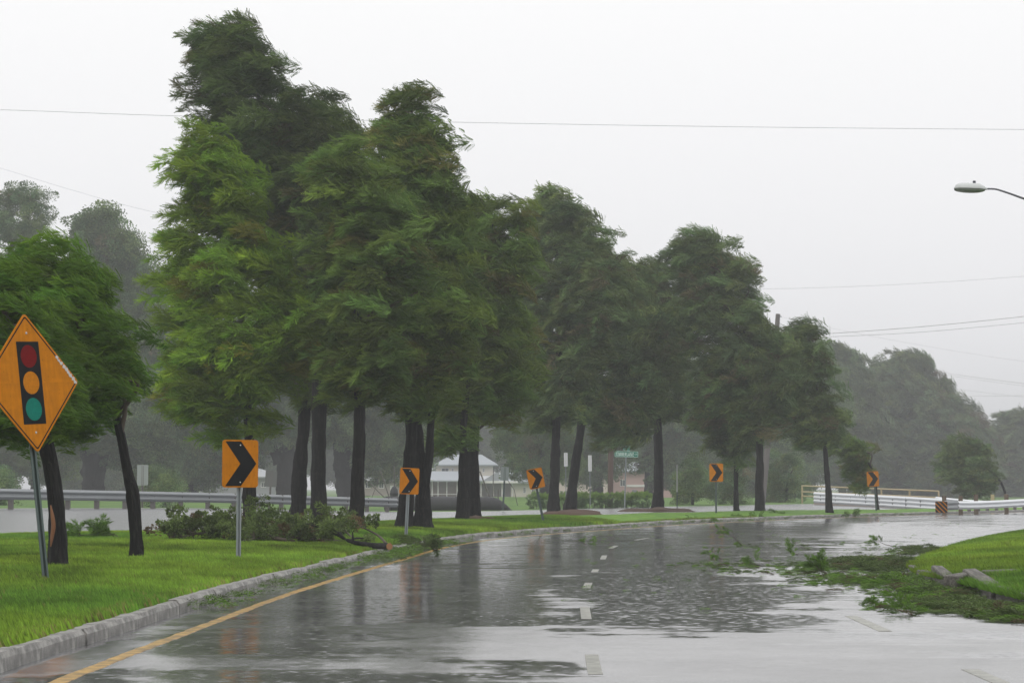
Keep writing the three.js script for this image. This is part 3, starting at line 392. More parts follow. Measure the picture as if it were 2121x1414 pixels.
// hedge
{
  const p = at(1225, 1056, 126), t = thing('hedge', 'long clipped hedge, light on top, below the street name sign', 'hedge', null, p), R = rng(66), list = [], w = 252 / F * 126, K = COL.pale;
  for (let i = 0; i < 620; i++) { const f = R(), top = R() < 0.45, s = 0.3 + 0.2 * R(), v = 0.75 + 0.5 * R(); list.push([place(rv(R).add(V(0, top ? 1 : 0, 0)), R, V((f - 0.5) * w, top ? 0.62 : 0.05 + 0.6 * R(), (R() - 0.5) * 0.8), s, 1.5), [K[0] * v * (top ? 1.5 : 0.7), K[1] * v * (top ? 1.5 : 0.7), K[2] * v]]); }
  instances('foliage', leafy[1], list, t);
  for (let i = 0; i < 24; i++) { const x = (i / 23 - 0.5) * w; mesh('stem', tube([V(x, -0.2, 0), V(x + 0.05, 0.3, 0.05), V(x - 0.1, 0.6, 0)], [0.025, 0.02, 0.01], 3, 5), M.twig, t); }
}
for (const [x, y, w, l] of [[1185, 1065, 3.0, 'mound of bare reddish soil round the pair of trunks by the leaning arrow sign'], [1365, 1060, 3.6, 'low mound of bare reddish soil round the flared trunk right of the street name sign'], [985, 1082, 1.5, 'patch of reddish soil at the foot of the close trunk pair'], [70, 1181, 1.6, 'strip of bare brown soil at the foot of the torn-bark tree']]) {
  const p = onMedian(x, y), g = new THREE.SphereGeometry(1, 28, 12, 0, 6.29, 0, Math.PI / 2), P = g.attributes.position; for (let i = 0; i < P.count; i++) { const k = 1 + (noise(P.getX(i) * 3 + x, P.getZ(i) * 3) - 0.5) * 0.5; P.setXYZ(i, P.getX(i) * w / 2 * k, P.getY(i) * (x < 500 ? 0.03 : 0.16 + w * 0.02) * k, P.getZ(i) * w * 0.42 * k); } g.computeVertexNormals();
  const o = mesh('soil_mound', g, M.soil, scene); o.position.copy(p); o.position.y -= 0.03; tag(o, l, 'soil mound', 'bare soil round tree trunks');
}

// ---------------------------------------------------------------- traffic signs
const UPROF = (w, d, t) => [[-w, 0], [-w, t], [-w / 2, t], [-w / 2, d], [w / 2, d], [w / 2, t], [w, t], [w, 0], [w / 2 - t, 0], [w / 2 - t, d - t], [-w / 2 + t, d - t], [-w / 2 + t, 0]];
function uPost(h, m, parent, z = -0.012, w = 0.042) { const g = extrude(UPROF(w, 0.035, 0.005), h + 0.15); g.rotateX(-Math.PI / 2); g.translate(0, -0.15, z); const o = mesh('post', flat(g), m, parent); return o; }
function chevron(px, pyTop, pyBot, pyGround, pxBase, label, m, lean = 0, ratio = 0.755, ctr = 0.5) {
  const p = onMedian(pxBase, pyGround), d = -p.z, H = (pyBot - pyTop) / F * d / Math.cos(lean), W = H * 0.8, t = thing('arrow_sign', label, 'road sign', 'yellow arrow signs along the bend', p), top = at(px, pyTop, d), h = top.y - p.y;
  const yaw = Math.acos(Math.min(1, ratio / 0.8)) + (1060 - px) / F; t.rotation.set(0, yaw, lean, 'ZYX');
  const hh = h / Math.cos(lean);
  uPost(hh - 0.02, m, t);
  const plate = mesh('panel', extrude(roundRect(W, H, 0.045 * H / 0.76 * 1.1), 0.004, 0.0012), M.signYellow, t); plate.position.set((ctr - 0.5) * W, hh - H / 2, 0.03);
  const c = [[-0.42, 0.47], [0.02, 0.47], [0.45, 0.0], [0.02, -0.47], [-0.42, -0.47], [0.0, 0.0]].map(([a, b]) => [a * W, b * H]);
  mesh('arrow', extrude(c, 0.002), M.signBlack, plate).position.z = 0.0055;
  for (const s of [1, -1]) { const g = new THREE.SphereGeometry(0.011, 10, 6); g.scale(1, 1, 0.5); mesh('bolt', g, M.white, plate).position.set((0.5 - ctr) * W, s * H * 0.39, 0.009); }
}
chevron(494, 911, 1009, 1160, 494, 'nearest and largest arrow sign, on a bare metal post in front of the fallen branches', M.greyPost, 0, 0.75);
chevron(845, 969, 1023, 1115, 841, 'second arrow sign from the left, in front of the leaning and forked trunks', M.greyPost, -0.045, 0.73);
chevron(1105, 971, 1011, 1081, 1127, 'arrow sign knocked askew on a slanting dark post beside the brown soil mound', M.greenPost, 0.2, 0.79, 0.55);
chevron(1482, 960, 997, 1062, 1484, 'fourth arrow sign, left of the thin young cypress', M.greenPost, 0, 0.757);
chevron(1811, 976, 1007, 1061, 1816, 'smallest arrow sign, farthest right before the bridge rail', M.greenPost, 0.05, 0.77, 0.35);
{
  const p = onMedian(99, 1205), d = -p.z, t = thing('traffic_signal_sign', 'large orange-yellow diamond sign with a picture of a traffic light, leaning at the left edge', 'road sign', null, p), lean = 0.113, S = 1.235;
  t.rotation.set(0, 0.79, 0, 'ZYX'); const g = new THREE.Group(); t.rotation.set(0, 1.04, lean, 'ZYX');
  const hTop = (1205 - 655) / F * d / Math.cos(lean), D = S * Math.SQRT2 * 0.5; uPost(hTop - 0.1, M.greenPost, t, -0.03, 0.055);
  const sq = (s, r) => roundRect(s, s, r).map(([x, y]) => [(x - y) * Math.SQRT1_2, (x + y) * Math.SQRT1_2]);
  const panel = mesh('panel', extrude(sq(S, 0.05), 0.006, 0.0015), M.signYellow, t); panel.position.set(0, hTop - D + 0.03, 0.035);
  mesh('border_line', extrude(sq(S - 0.05, 0.035), 0.0015, 0, [sq(S - 0.085, 0.025).reverse()]), M.signBlack, panel).position.z = 0.0076;
  mesh('signal_box', extrude(roundRect(0.4, 1.03, 0.008), 0.002), M.signBlack, panel).position.z = 0.0076;
  for (const [y, m, n] of [[0.33, M.red, 'red_disc'], [0, M.signYellow, 'yellow_disc'], [-0.33, M.green, 'green_disc']]) { const c = new THREE.CylinderGeometry(0.142, 0.142, 0.002, 32); c.rotateX(Math.PI / 2); mesh(n, c, m, panel).position.set(0, y, 0.0108); }
  for (const s of [1, -1]) { const b = new THREE.SphereGeometry(0.016, 10, 6); b.scale(1, 1, 0.5); mesh('bolt', b, M.alum, panel).position.set(0, s * 0.62, 0.009); }
  // the dented, scraped right corner
  const R = rng(8); for (let i = 0; i < 9; i++) { const f = i / 8, a = V(lerp(0.5, D - 0.07, f), lerp(D - 0.56, 0.0, f), 0), s = mesh('scrape', extrude([[-0.05, 0.02], [0.03, 0.035], [0.06, -0.01], [-0.02, -0.03]].map(([x, y]) => [x * (0.4 + R() * 0.5), y * (0.4 + R() * 0.6)]), 0.003), M.alum, panel); s.position.copy(a).add(V(0.015 * R(), 0, 0.0078)); s.rotation.z = -0.7 + R() * 0.5; }
}
// backs of signs and posts beyond the other carriageway
function backSign(px, y0, y1, w, base, d, label, cat, m, pm, name = 'sign_back', lean = 0) {
  const p = at(px, base, d), t = thing(name, label, cat, 'signs seen from behind across the far road', p), s = F / d, h = (base - y0) / s, H = (y1 - y0) / s, W = w / s;
  t.rotation.z = lean; const g = extrude(roundRect(W, H, 0.03), 0.006, 0.001), b = mesh('panel', g, m, t); b.position.set(0, h - H / 2, 0); uPost(h - 0.03, pm, t, 0.008, 0.045);
}
const plateM = std(L(0.3, 0.32, 0.33), 0.5, { metalness: 0.2 });
backSign(294, 963, 1005, 23, 1046, 100, 'pale back of a rectangular sign behind the guardrail, beside the second small trunk', 'sign', plateM, M.greyWood);
backSign(557, 975, 1008, 24, 1050, 100, 'dark back of a squarish sign left of the massive forked oak', 'sign', std(L(0.12, 0.125, 0.12), 0.6), M.greyWood, 'sign_back', -0.06);
backSign(1042, 967, 995, 17, 1050, 114, 'grey back of a small sign between the house and the leaning arrow sign', 'sign', std(L(0.22, 0.26, 0.25), 0.6), M.greenPost, 'sign_back', -0.05);
for (const [px, y0, y1, w, b, l] of [[1172, 938, 966, 8, 1048, 'narrow pale sign seen nearly edge-on, left of the tilted cypress trunk'], [1222, 943, 976, 7, 1042, 'narrow white sign seen nearly edge-on, right of the tilted cypress trunk']]) {
  const d = 122, p = at(px, b, d), t = thing('narrow_sign', l, 'sign', 'narrow signs near the hedge', p), s = F / d, H = (y1 - y0) / s, h = (b - y0) / s;
  mesh('panel', extrude(roundRect(0.6, H, 0.03), 0.006, 0.001), M.white, t).position.set(0, h - H / 2, 0.02); uPost(h - 0.02, M.greyPost, t, 0.03, 0.035); t.rotation.y = 1.22; t.rotation.z = 0.02;
}
{ const d = 112, p = at(1403, 1061, d), t = thing('marker_post', 'thin pale upright marker post right of the flared cypress trunk', 'marker post', null, p), h = 100 / F * d; mesh('post', box(0.055, h * 0.42, 0.02, 0, h * 0.21), M.greenPost, t); mesh('upper_blade', box(0.07, h * 0.56, 0.012, 0, h * 0.7, 0.018, 0.004), std(L(0.45, 0.46, 0.45), 0.5), t); }
{
  const d = 120, p = at(1294, 1052, d), t = thing('street_name_sign', 'green street name sign reading TIMBERLANE on a thin grey post above the hedge', 'street sign', null, p), s = F / d, h = (1052 - 947) / s, pole = new THREE.CylinderGeometry(0.034, 0.034, h, 10); pole.translate(0, h / 2, 0);
  mesh('post', pole, M.greyPost, t); t.rotation.z = -0.03;
  const bl = (w, hh, txt, small) => {
    const c = document.createElement('canvas'); c.width = 512; c.height = Math.round(512 * hh / w); const x = c.getContext('2d'); x.fillStyle = '#0d7f66'; x.fillRect(0, 0, 512, c.height); x.strokeStyle = '#d5e6df'; x.lineWidth = 9; x.strokeRect(9, 9, 494, c.height - 18); x.fillStyle = '#e4eeea'; x.textBaseline = 'middle';
    if (txt) { x.font = `bold ${c.height * 0.82}px sans-serif`; const mw = x.measureText(txt).width; x.save(); x.translate(24, c.height / 2 + 3); x.scale(395 / mw, 1); x.fillText(txt, 0, 0); x.restore(); if (small) { x.font = `bold ${c.height * 0.36}px sans-serif`; x.fillText(small, 432, c.height * 0.5); } }
    const tx = new THREE.CanvasTexture(c); tx.colorSpace = THREE.SRGBColorSpace; return std(L(1, 1, 1), 0.45, { map: tx });
  };
  const W = 49 / s, H = 12.6 / s, gB = M.green;
  const mk = (nm, w, hh, y, mat, yaw) => { const b = mesh(nm, box(w, hh, 0.006, 0, 0, 0), std(L(0.01, 0.2, 0.14), 0.5), t); b.position.set(0.02, y, 0); b.rotation.y = yaw; const f = mesh('lettering', new THREE.PlaneGeometry(w - 0.004, hh - 0.004), mat, b); f.position.z = 0.0055; };
  mk('name_blade', W, H, h + H / 2, bl(W, H, 'TIMBERLANE', 'CT'), -0.12); mk('cross_blade', W * 0.8, H * 0.85, h + H * 1.45, bl(W * 0.8, H * 0.85, ''), 1.15);
}
// ---------------------------------------------------------------- guardrails and the bridge
function wProf(h, waves, out, th = 0.012) { const a = [], n = waves * 6; for (let i = 0; i <= n; i++) { const f = i / n; a.push([out * (0.5 - 0.5 * Math.cos(f * waves * 2 * Math.PI)), (f - 0.5) * h]); } return [...a, ...a.slice().reverse().map(([u, v]) => [u - th, v])]; }
{
  const d0 = (px, py, d) => at(px, py, d), path = [d0(-140, 1021, 80), d0(0, 1023, 85), d0(250, 1027, 91), d0(500, 1032, 97), d0(700, 1038, 103), d0(822, 1041, 107)], t = thing('guardrail', 'long grey corrugated guardrail with short posts along the far edge of the flooded road', 'guardrail', null, path[0].clone().setY(0.5));
  const rel = path.map((p) => p.clone().sub(t.position)); mesh('beam', sweep(rel, wProf(0.42, 2, 0.085), 1), M.galv, t);
  const c = new THREE.CatmullRomCurve3(rel), n = 19; for (let i = 0; i < n; i++) { const p = c.getPointAt((i + 0.5) / n); const b = mesh('post', box(0.19, 0.95, 0.19, 0, -0.27, -0.16, 0.01), M.greyWood, t); b.position.copy(p); }
}
{
  const path = [at(1687, 1030, 148), at(1800, 1036, 140), at(1900, 1042, 132), at(1962, 1046, 128)], t = thing('bridge_rail', 'bright triple-corrugated bridge rail on a low concrete parapet behind the last cypress', 'bridge rail', null, path[0].clone().setY(0)), rel = path.map((p) => p.clone().sub(t.position));
  mesh('beam', sweep(rel, wProf(0.72, 3, 0.085), 1), M.newGalv, t);
  mesh('parapet', flat(sweep(rel.map((p) => p.clone().add(V(0, -0.38, -0.12))), [[0.02, 0.02], [0.0, -0.62], [-0.35, -0.62], [-0.35, 0.02]], 1)), std(L(0.42, 0.36, 0.32), 0.8, { bumpMap: rep(grainT.clone(), 2), bumpScale: 0.01 }), t);
  const r2 = [at(1940, 1034, 134), at(2000, 1040, 130), at(2050, 1043, 130)].map((p) => p.sub(t.position)); mesh('tail_beam', sweep(r2, wProf(0.32, 2, 0.085), 1), M.newGalv, t);
  const c = new THREE.CatmullRomCurve3(rel); for (let i = 0; i < 9; i++) mesh('post', box(0.15, 0.6, 0.12, 0, 0, -0.1), M.galv, t).position.copy(c.getPointAt((i + 0.5) / 9));
}
{
  const path = [at(1985, 1046, 116), at(2020, 1046, 117.5), at(2070, 1044, 119.5), at(2121, 1041, 122), at(2230, 1037, 127)], t = thing('guardrail', 'shiny new corrugated guardrail with brown wooden posts at the right edge', 'guardrail', null, path[0].clone().setY(0)), rel = path.map((p) => p.clone().sub(t.position));
  mesh('beam', sweep(rel, wProf(0.42, 2, 0.09), 1), M.newGalv, t);
  const g = flat(sweep([at(1957, 1047, 115).sub(t.position), rel[0]], wProf(0.5, 2, 0.05), 1)); mesh('end_terminal', g, M.galv, t);
  for (const [px, d, top, base] of [[1958, 117, 1027, 1062], [1992, 118, 1027, 1064], [2024, 119.5, 1024, 1061], [2087, 122, 1024, 1059], [2140, 124, 1025, 1058], [2180, 126, 1025, 1058]]) { const h = (base - top) / F * d, p = at(px, base, d).sub(t.position); mesh('post', box(0.2, h + 0.2, 0.2, 0, h / 2 - 0.1, 0, 0.012), M.woodPost, t).position.copy(p).add(V(0, 0, -0.14)); }
  for (let i = 0; i < 8; i++) mesh('spacer_block', box(0.15, 0.36, 0.2, 0, 0, 0), M.greyWood, t).position.copy(at(2008 + i * 19, 1052 - i * 0.6, 119 + i * 0.8).sub(t.position));
}
{
  const d = 114.5, p = at(1950, 1064, d), t = thing('hazard_marker', 'small panel with orange and black diagonal stripes at the guardrail end', 'road sign', null, p), s = F / d, W = 25 / s, H = 23 / s, yc = (1064 - 1050) / s; const pan = mesh('panel', box(W, H, 0.02, 0, 0, 0, 0.006), M.signYellow, t); pan.position.set(0, yc, 0.12);
  for (let i = -2; i <= 2; i++) { const a = 0.082, pts = [], cx = i * 0.235; // a band falling to the right, clipped to the panel
    const poly = [[-1, 1 + cx + a], [1, -1 + cx + a], [1, -1 + cx - a], [-1, 1 + cx - a]]; let out = poly; const clip = (f) => { const r = []; out.forEach((q, k) => { const n = out[(k + 1) % out.length], A = f(q), B = f(n); if (A >= 0) r.push(q); if (A * B < 0) { const u = A / (A - B); r.push([lerp(q[0], n[0], u), lerp(q[1], n[1], u)]); } }); out = r; };
    const hw = W / 2 - 0.004, hh = H / 2 - 0.004; clip((q) => q[0] + hw); clip((q) => hw - q[0]); clip((q) => q[1] + hh); clip((q) => hh - q[1]); if (out.length > 2) mesh('stripe', extrude(out, 0.003), M.signBlack, pan).position.z = 0.0105; }
  mesh('post', box(0.06, yc + 0.3, 0.03, 0, yc / 2 - 0.1, 0.08), M.greyPost, t);
}
{
  const d = 158, a = at(1662, 1006, d), b = at(1945, 1017, 146), t = thing('pipe_railing', 'rusty yellow pipe railing along the canal behind the bridge rail', 'railing', null, a.clone().setY(0)), r = 0.05;
  const P = (f, dy) => a.clone().lerp(b, f).sub(t.position).add(V(0, dy, 0));
  mesh('top_rail', tube([P(0, 0), P(0.5, 0), P(1, 0)], [r, r], 16, 8), M.pipeYellow, t); mesh('middle_rail', tube([P(0, -0.42), P(0.5, -0.42), P(1, -0.42)], [r, r], 16, 8), M.pipeYellow, t); mesh('low_rail', tube([P(0, -0.72), P(0.12, -0.72), P(0.2, -0.72)], [r, r], 6, 8), M.pipeYellow, t);
  for (let i = 0; i < 6; i++) mesh('post', tube([P(i / 5, 0.04), P(i / 5, -0.6), P(i / 5, -1.25)], [r * 1.2, r * 1.2], 4, 8), M.pipeYellow, t);
}
for (const [px, d, h, l] of [[2057, 128, 0.72, 'short ochre post behind the right guardrail, left of the pair'], [2085, 129, 0.74, 'short ochre post behind the right guardrail at the foot of the arched little tree']]) { const p = at(px, 1050, d), t = mesh('ochre_post', box(0.19, h, 0.19, 0, h / 2 - 0.0, 0, 0.015), M.pipeYellow, scene); t.position.copy(p); tag(t, l, 'post', 'ochre posts behind the guardrail'); }

// ---------------------------------------------------------------- houses
const glass = std(L(0.06, 0.07, 0.08), 0.15), wallW = std(L(0.66, 0.62, 0.54), 0.8), roofG = std(L(0.34, 0.37, 0.4), 0.75, { bumpMap: rep(grainT.clone(), 0.7), bumpScale: 0.03 }), trimW = std(L(0.75, 0.74, 0.72), 0.6), brick = std(L(0.3, 0.2, 0.16), 0.85), shade = std(L(0.2, 0.16, 0.13), 0.8);
function hip(w, dep, h, over = 0.35, rl = 0.45) { const a = w / 2 + over, b = dep / 2 + over, r = w / 2 * rl; return flat(geo([-a, 0, b, a, 0, b, a, 0, -b, -a, 0, -b, -r, h, 0, r, h, 0, -a, -0.18, b, a, -0.18, b, a, -0.18, -b, -a, -0.18, -b], [0, 1, 5, 0, 5, 4, 1, 2, 5, 2, 3, 4, 2, 4, 5, 3, 0, 4, 6, 7, 1, 6, 1, 0, 7, 8, 2, 7, 2, 1, 8, 9, 3, 8, 3, 2, 9, 6, 0, 9, 0, 3, 6, 8, 7, 6, 9, 8])); }
function win(t, x, y, z, w, h, m = trimW) { const f = mesh('window', extrude([[-w / 2, -h / 2], [w / 2, -h / 2], [w / 2, h / 2], [-w / 2, h / 2]], 0.06, 0, [[[-w / 2 + 0.08, -h / 2 + 0.08], [-w / 2 + 0.08, h / 2 - 0.08], [w / 2 - 0.08, h / 2 - 0.08], [w / 2 - 0.08, -h / 2 + 0.08]]]), m, t); f.position.set(x, y, z); mesh('pane', box(w - 0.14, h - 0.14, 0.03, 0, 0, 0.01), glass, f); mesh('glazing_bar', box(0.05, h - 0.12, 0.05, 0, 0, 0.035), m, f); return f; }
{
  const d = 310, s = F / d, p = at(1000, 1038, d), t = thing('two_storey_house', 'white two-storey house with grey hip roofs and a porch, behind the dark pipe', 'house', null, p), X = (px) => (px - 1000) / s, Y = (py) => (1038 - py) / s;
  mesh('wall', box(X(1020) - X(903), Y(960) - Y(985), 6, (X(903) + X(1020)) / 2, (Y(960) + Y(985)) / 2, -3), wallW, t);
  const r1 = mesh('roof', hip(X(1022) - X(900), 7, Y(941) - Y(962), 0.3, 0.52), roofG, t); r1.position.set((X(900) + X(1022)) / 2 + 0.3, Y(962), -3);
  for (const [x0, x1] of [[914, 930], [935, 940], [999, 1004]]) win(t, X((x0 + x1) / 2), Y(974), 0.02, X(x1) - X(x0), 0.62);
  mesh('porch_wall', box(X(1000) - X(860), Y(996) - Y(1038), 4, X(930), (Y(996) + Y(1038)) / 2, 0.2), shade, t);
  mesh('wing_wall', box(X(1112) - X(1058), Y(999) - Y(1038), 5, X(1085), (Y(999) + Y(1038)) / 2, 0.6), wallW, t);
  mesh('carport_wall', box(X(1058) - X(1000), Y(999) - Y(1038), 3, X(1029), (Y(999) + Y(1038)) / 2, -0.6), std(L(0.36, 0.33, 0.3), 0.8), t);
  mesh('porch_roof', hip(X(1000) - X(850), 6, Y(976) - Y(995), 0.4, 0.6), roofG, t).position.set(X(925), Y(995), 1.2);
  mesh('wing_roof', hip(X(1115) - X(1000), 6.4, Y(975) - Y(998), 0.4, 0.3), roofG, t).position.set(X(1057), Y(998), 0.6);
  mesh('fascia', box(X(1072) - X(996), 0.3, 0.2, X(1034), Y(998.5), 4.2), trimW, t);
  mesh('gable', extrude([[X(1000), Y(996)], [X(1028), Y(979)], [X(1034), Y(979)], [X(1034), Y(996)]], 0.15), std(L(0.3, 0.32, 0.35), 0.8), t).position.z = 3.9;
  for (const px of [897, 909, 927, 948, 972, 997]) mesh('porch_post', box(0.14, Y(996) - Y(1036), 0.14, X(px), (Y(996) + Y(1036)) / 2, 3.4), trimW, t);
  mesh('porch_railing', box(X(997) - X(892), 0.08, 0.08, X(944), Y(1023), 3.4), trimW, t); mesh('porch_railing', box(X(997) - X(892), 0.08, 0.08, X(944), Y(1031), 3.4), trimW, t);
  for (const px of [1022, 1040, 1061]) mesh('porch_post', box(0.16, Y(999) - Y(1036), 0.16, X(px), (Y(999) + Y(1036)) / 2, 3.4), trimW, t);
  win(t, X(1086), Y(1015), 3.12, 0.4, 0.9); win(t, X(1104), Y(1016), 3.12, 0.5, 0.7);
}
{
  const d = 290, s = F / d, p = at(790, 1024, d), t = thing('brick_house', 'low house with a pale grey roof left of the second arrow sign', 'house', null, p); const X = (px) => (px - 790) / s, Y = (py) => (1024 - py) / s;
  mesh('wall', box(X(880) - X(720), Y(993) - Y(1026), 7, X(800), (Y(993) + Y(1026)) / 2, -3), std(L(0.34, 0.3, 0.27), 0.85), t); mesh('roof', hip(X(885) - X(715), 8, Y(960) - Y(993), 0.5, 0.5), std(L(0.5, 0.52, 0.54), 0.75), t).position.set(X(800), Y(993), -3);
  win(t, X(762), Y(1005), 0.52, 0.7, 0.8); win(t, X(790), Y(1005), 0.52, 0.7, 0.8); mesh('door', box(0.5, 1.0, 0.06, X(812), Y(1013), 0.53), trimW, t);
}
{
  const d = 290, s = F / d, p = at(450, 1030, d), t = thing('white_building', 'long low building with bright roof edge, behind guardrail left of the nearest arrow sign', 'house', null, p), X = (px) => (px - 450) / s, Y = (py) => (1030 - py) / s;
  mesh('wall', box(X(560) - X(414), Y(988) - Y(1032), 6, X(487), (Y(988) + Y(1032)) / 2, -3), std(L(0.3, 0.31, 0.33), 0.8), t); mesh('roof', hip(X(566) - X(408), 7, Y(970) - Y(987), 0.4, 0.6), std(L(0.36, 0.38, 0.4), 0.7), t).position.set(X(487), Y(987), -3); win(t, X(440), Y(1004), 0.02, 0.7, 0.7); win(t, X(545), Y(1004), 0.02, 0.7, 0.7);
}
{
  const d = 330, s = F / d, p = at(1330, 1034, d), t = thing('pink_house', 'pink house with a grey doorway glimpsed between the trees right of the street name sign', 'house', null, p), X = (px) => (px - 1330) / s, Y = (py) => (1034 - py) / s, pk = std(L(0.5, 0.33, 0.31), 0.8);
  mesh('wall', box(X(1440) - X(1270), Y(975) - Y(1036), 7, X(1355), (Y(975) + Y(1036)) / 2, -3.6), pk, t); mesh('roof', hip(X(1450) - X(1262), 8, Y(950) - Y(975), 0.4, 0.5), roofG, t).position.set(X(1355), Y(975), -3.6); mesh('band', box(X(1352) - X(1298), 0.35, 0.12, X(1325), Y(1006), 0), trimW, t); mesh('door', box(0.7, 1.2, 0.08, X(1315), Y(1023), 0), std(L(0.16, 0.17, 0.2), 0.6), t); win(t, X(1425), Y(1000), -0.08, 0.9, 1.0); win(t, X(1290), Y(1000), -0.08, 0.8, 1.0);
}
{
  const d = 320, s = F / d, p = at(1200, 1034, d), t = thing('cream_house', 'cream house hidden in the trees behind the two narrow signs', 'house', null, p), X = (px) => (px - 1200) / s, Y = (py) => (1034 - py) / s;
  mesh('wall', box(X(1262) - X(1150), Y(968) - Y(1036), 7, X(1206), (Y(968) + Y(1036)) / 2, -3.6), std(L(0.62, 0.53, 0.48), 0.8), t); mesh('roof', hip(X(1268) - X(1144), 8, Y(948) - Y(968), 0.4, 0.5), roofG, t).position.set(X(1206), Y(968), -3.6); win(t, X(1246), Y(985), -0.08, 0.6, 0.9); win(t, X(1180), Y(990), -0.08, 0.6, 0.9);
}
// dark pipe, leaning poles and a rounded dark bin by it
{
  const a = at(800, 1044, 117), b = at(1062, 1062, 121), t = thing('culvert_pipe', 'long dark rounded pipe lying on the verge in front of the two-storey house', 'pipe', null, a.clone().setY(0.2)), R0 = 17.5 / F * 118;
  const P = [at(800, 1045, 117.5), at(900, 1045, 118.5), at(1000, 1046, 119.5), at(1018, 1046, 119.6), at(1040, 1052, 119.9), at(1062, 1061, 120.2)].map((p) => p.sub(t.position)); mesh('pipe_wall', tube(P, [R0, R0, R0, R0, R0 * 0.98, R0 * 0.6, R0 * 0.12], 60, 20, { wob: 0.03 }), std(L(0.05, 0.05, 0.055), 0.75, { bumpMap: rep(grainT.clone(), 2), bumpScale: 0.02 }), t);
  for (let i = 0; i < 9; i++) { const g = new THREE.TorusGeometry(R0 * 1.01, 0.025, 6, 22); g.rotateY(Math.PI / 2); mesh('band', g, M.signBlack, t).position.copy(at(812 + i * 22, 1045 + i * 0.12, 117.6 + i * 0.23).sub(t.position)); }
}
const pole = (x0, y0, x1, y1, d, r, l, m = M.greyWood) => { const b = at(x1, y1, d), o = mesh('leaning_pole', tube([V(0, 0, 0), at((x0 + x1) / 2, (y0 + y1) / 2, d).sub(b), at(x0, y0, d).sub(b)], [r, r * 0.8], 6, 8), m, scene); o.position.copy(b); tag(o, l, 'pole', 'thin poles and sticks near the dark pipe'); };
pole(787, 973, 806, 1030, 122, 0.035, 'thin dark stick leaning left, just left of the second arrow sign'); pole(816, 963, 817, 1012, 122, 0.025, 'thin upright rod rising from the rounded dark bin'); pole(767, 1002, 798, 1032, 122, 0.03, 'short dark stick slanting low above the guardrail'); pole(786, 988, 770, 1030, 123, 0.02, 'faint thin stick leaning right above the guardrail');
pole(994, 976, 1016, 1034, 124, 0.045, 'dark pole leaning left beside the thick trunk of the close pair'); pole(1022, 971, 1021, 1034, 124, 0.03, 'upright thin pole at the tapered end of the pipe'); pole(1050, 992, 1065, 1014, 124, 0.018, 'thin cable-like stick slanting down to the right of the small grey sign'); pole(1065, 1013, 1072, 1047, 124, 0.02, 'thin stick standing on the lawn right of the pipe end'); pole(1032, 1012, 1032, 1040, 124, 0.04, 'short dark stake beside the post of the small grey sign');
{ const d = 122, p = at(816, 1034, d), t = thing('dark_bin', 'rounded dark bin behind the guardrail end, left of the second arrow sign', 'bin', null, p), s = F / d, h = 28 / s, w = 8.5 / s; const g = new THREE.LatheGeometry([[0, 0], [w * 0.95, 0], [w, h * 0.4], [w * 0.92, h * 0.66], [w * 0.5, h * 0.9], [w * 0.12, h * 0.99], [0, h]].map(([a, b]) => new THREE.Vector2(a, b)), 18); mesh('body', g, std(L(0.04, 0.042, 0.048), 0.7), t); mesh('lid_rim', new THREE.TorusGeometry(w * 0.99, 0.02, 6, 20).rotateX(Math.PI / 2), M.signBlack, t).position.y = h * 0.42; }
// ---------------------------------------------------------------- street lamp, utility poles and wires
{
  const d = 44, s = F / d, p = at(2330, 1075, d).setY(0.2), t = thing('street_lamp', 'grey cobra-head street lamp reaching in from the right edge', 'street lamp', null, p), X = (px, py, z = 0) => at(px, py, d).add(V(0, 0, z)).sub(p);
  mesh('pole', tube([V(0, 0, 0), X(2330, 700), X(2330, 520)], [0.1, 0.08, 0.06], 12, 12), M.galv, t); mesh('arm', tube([X(2330, 530), X(2270, 470), X(2180, 432), X(2121, 411), X(2080, 396.5), X(2062, 391.5), X(2042, 391)], [0.032, 0.03, 0.026, 0.022, 0.019, 0.018, 0.018], 30, 10), std(L(0.12, 0.12, 0.14), 0.5, { metalness: 0.3 }), t);
  const hp = X(2012, 392), len = 70 / s, hs = [];
  const N = 22; const ring = (f) => { const e = Math.abs(f * 2 - 1), w = 0.15 * Math.pow(1 - Math.pow(e, 5), 0.6) + 0.02, taper = f > 0.72 ? lerp(1, 0.45, (f - 0.72) / 0.28) : 1; return w * taper; };
  const pos = [], idx = [], m2 = []; for (let i = 0; i <= N; i++) { const f = i / N, x = (f - 0.5) * len, r = ring(f); for (let j = 0; j <= 14; j++) { const a = Math.PI * j / 14; pos.push(x, Math.sin(a) * r * 0.72 + 0.005, Math.cos(a) * r); } } for (let i = 0; i < N; i++) for (let j = 0; j < 14; j++) { const q = i * 15 + j, b = q + 15; idx.push(q, q + 1, b, q + 1, b + 1, b); }
  const hd = mesh('lamp_head', geo(pos, idx), std(L(0.5, 0.52, 0.52), 0.45), t); hd.position.copy(hp); hd.rotation.z = -0.035;
  const pos2 = []; for (let i = 0; i <= N; i++) { const f = i / N, x = (lerp(0.02, 0.9, f) - 0.5) * len, r = ring(lerp(0.02, 0.9, f)) * 0.93, dp = 0.075 * Math.pow(Math.sin(Math.PI * clamp(f * 0.94 + 0.03, 0, 1)), 0.35); for (let j = 0; j <= 14; j++) { const a = Math.PI * j / 14; pos2.push(x, -Math.pow(Math.sin(a), 0.6) * dp + 0.004, Math.cos(a) * r); } }
  mesh('lens', geo(pos2, idx), std(L(0.2, 0.22, 0.2), 0.25), hd); const pc = new THREE.CylinderGeometry(0.03, 0.03, 0.075, 14); mesh('photocell', pc, std(L(0.03, 0.03, 0.05), 0.5), hd).position.set(0.07 * 0.9, 0.135, 0);
}
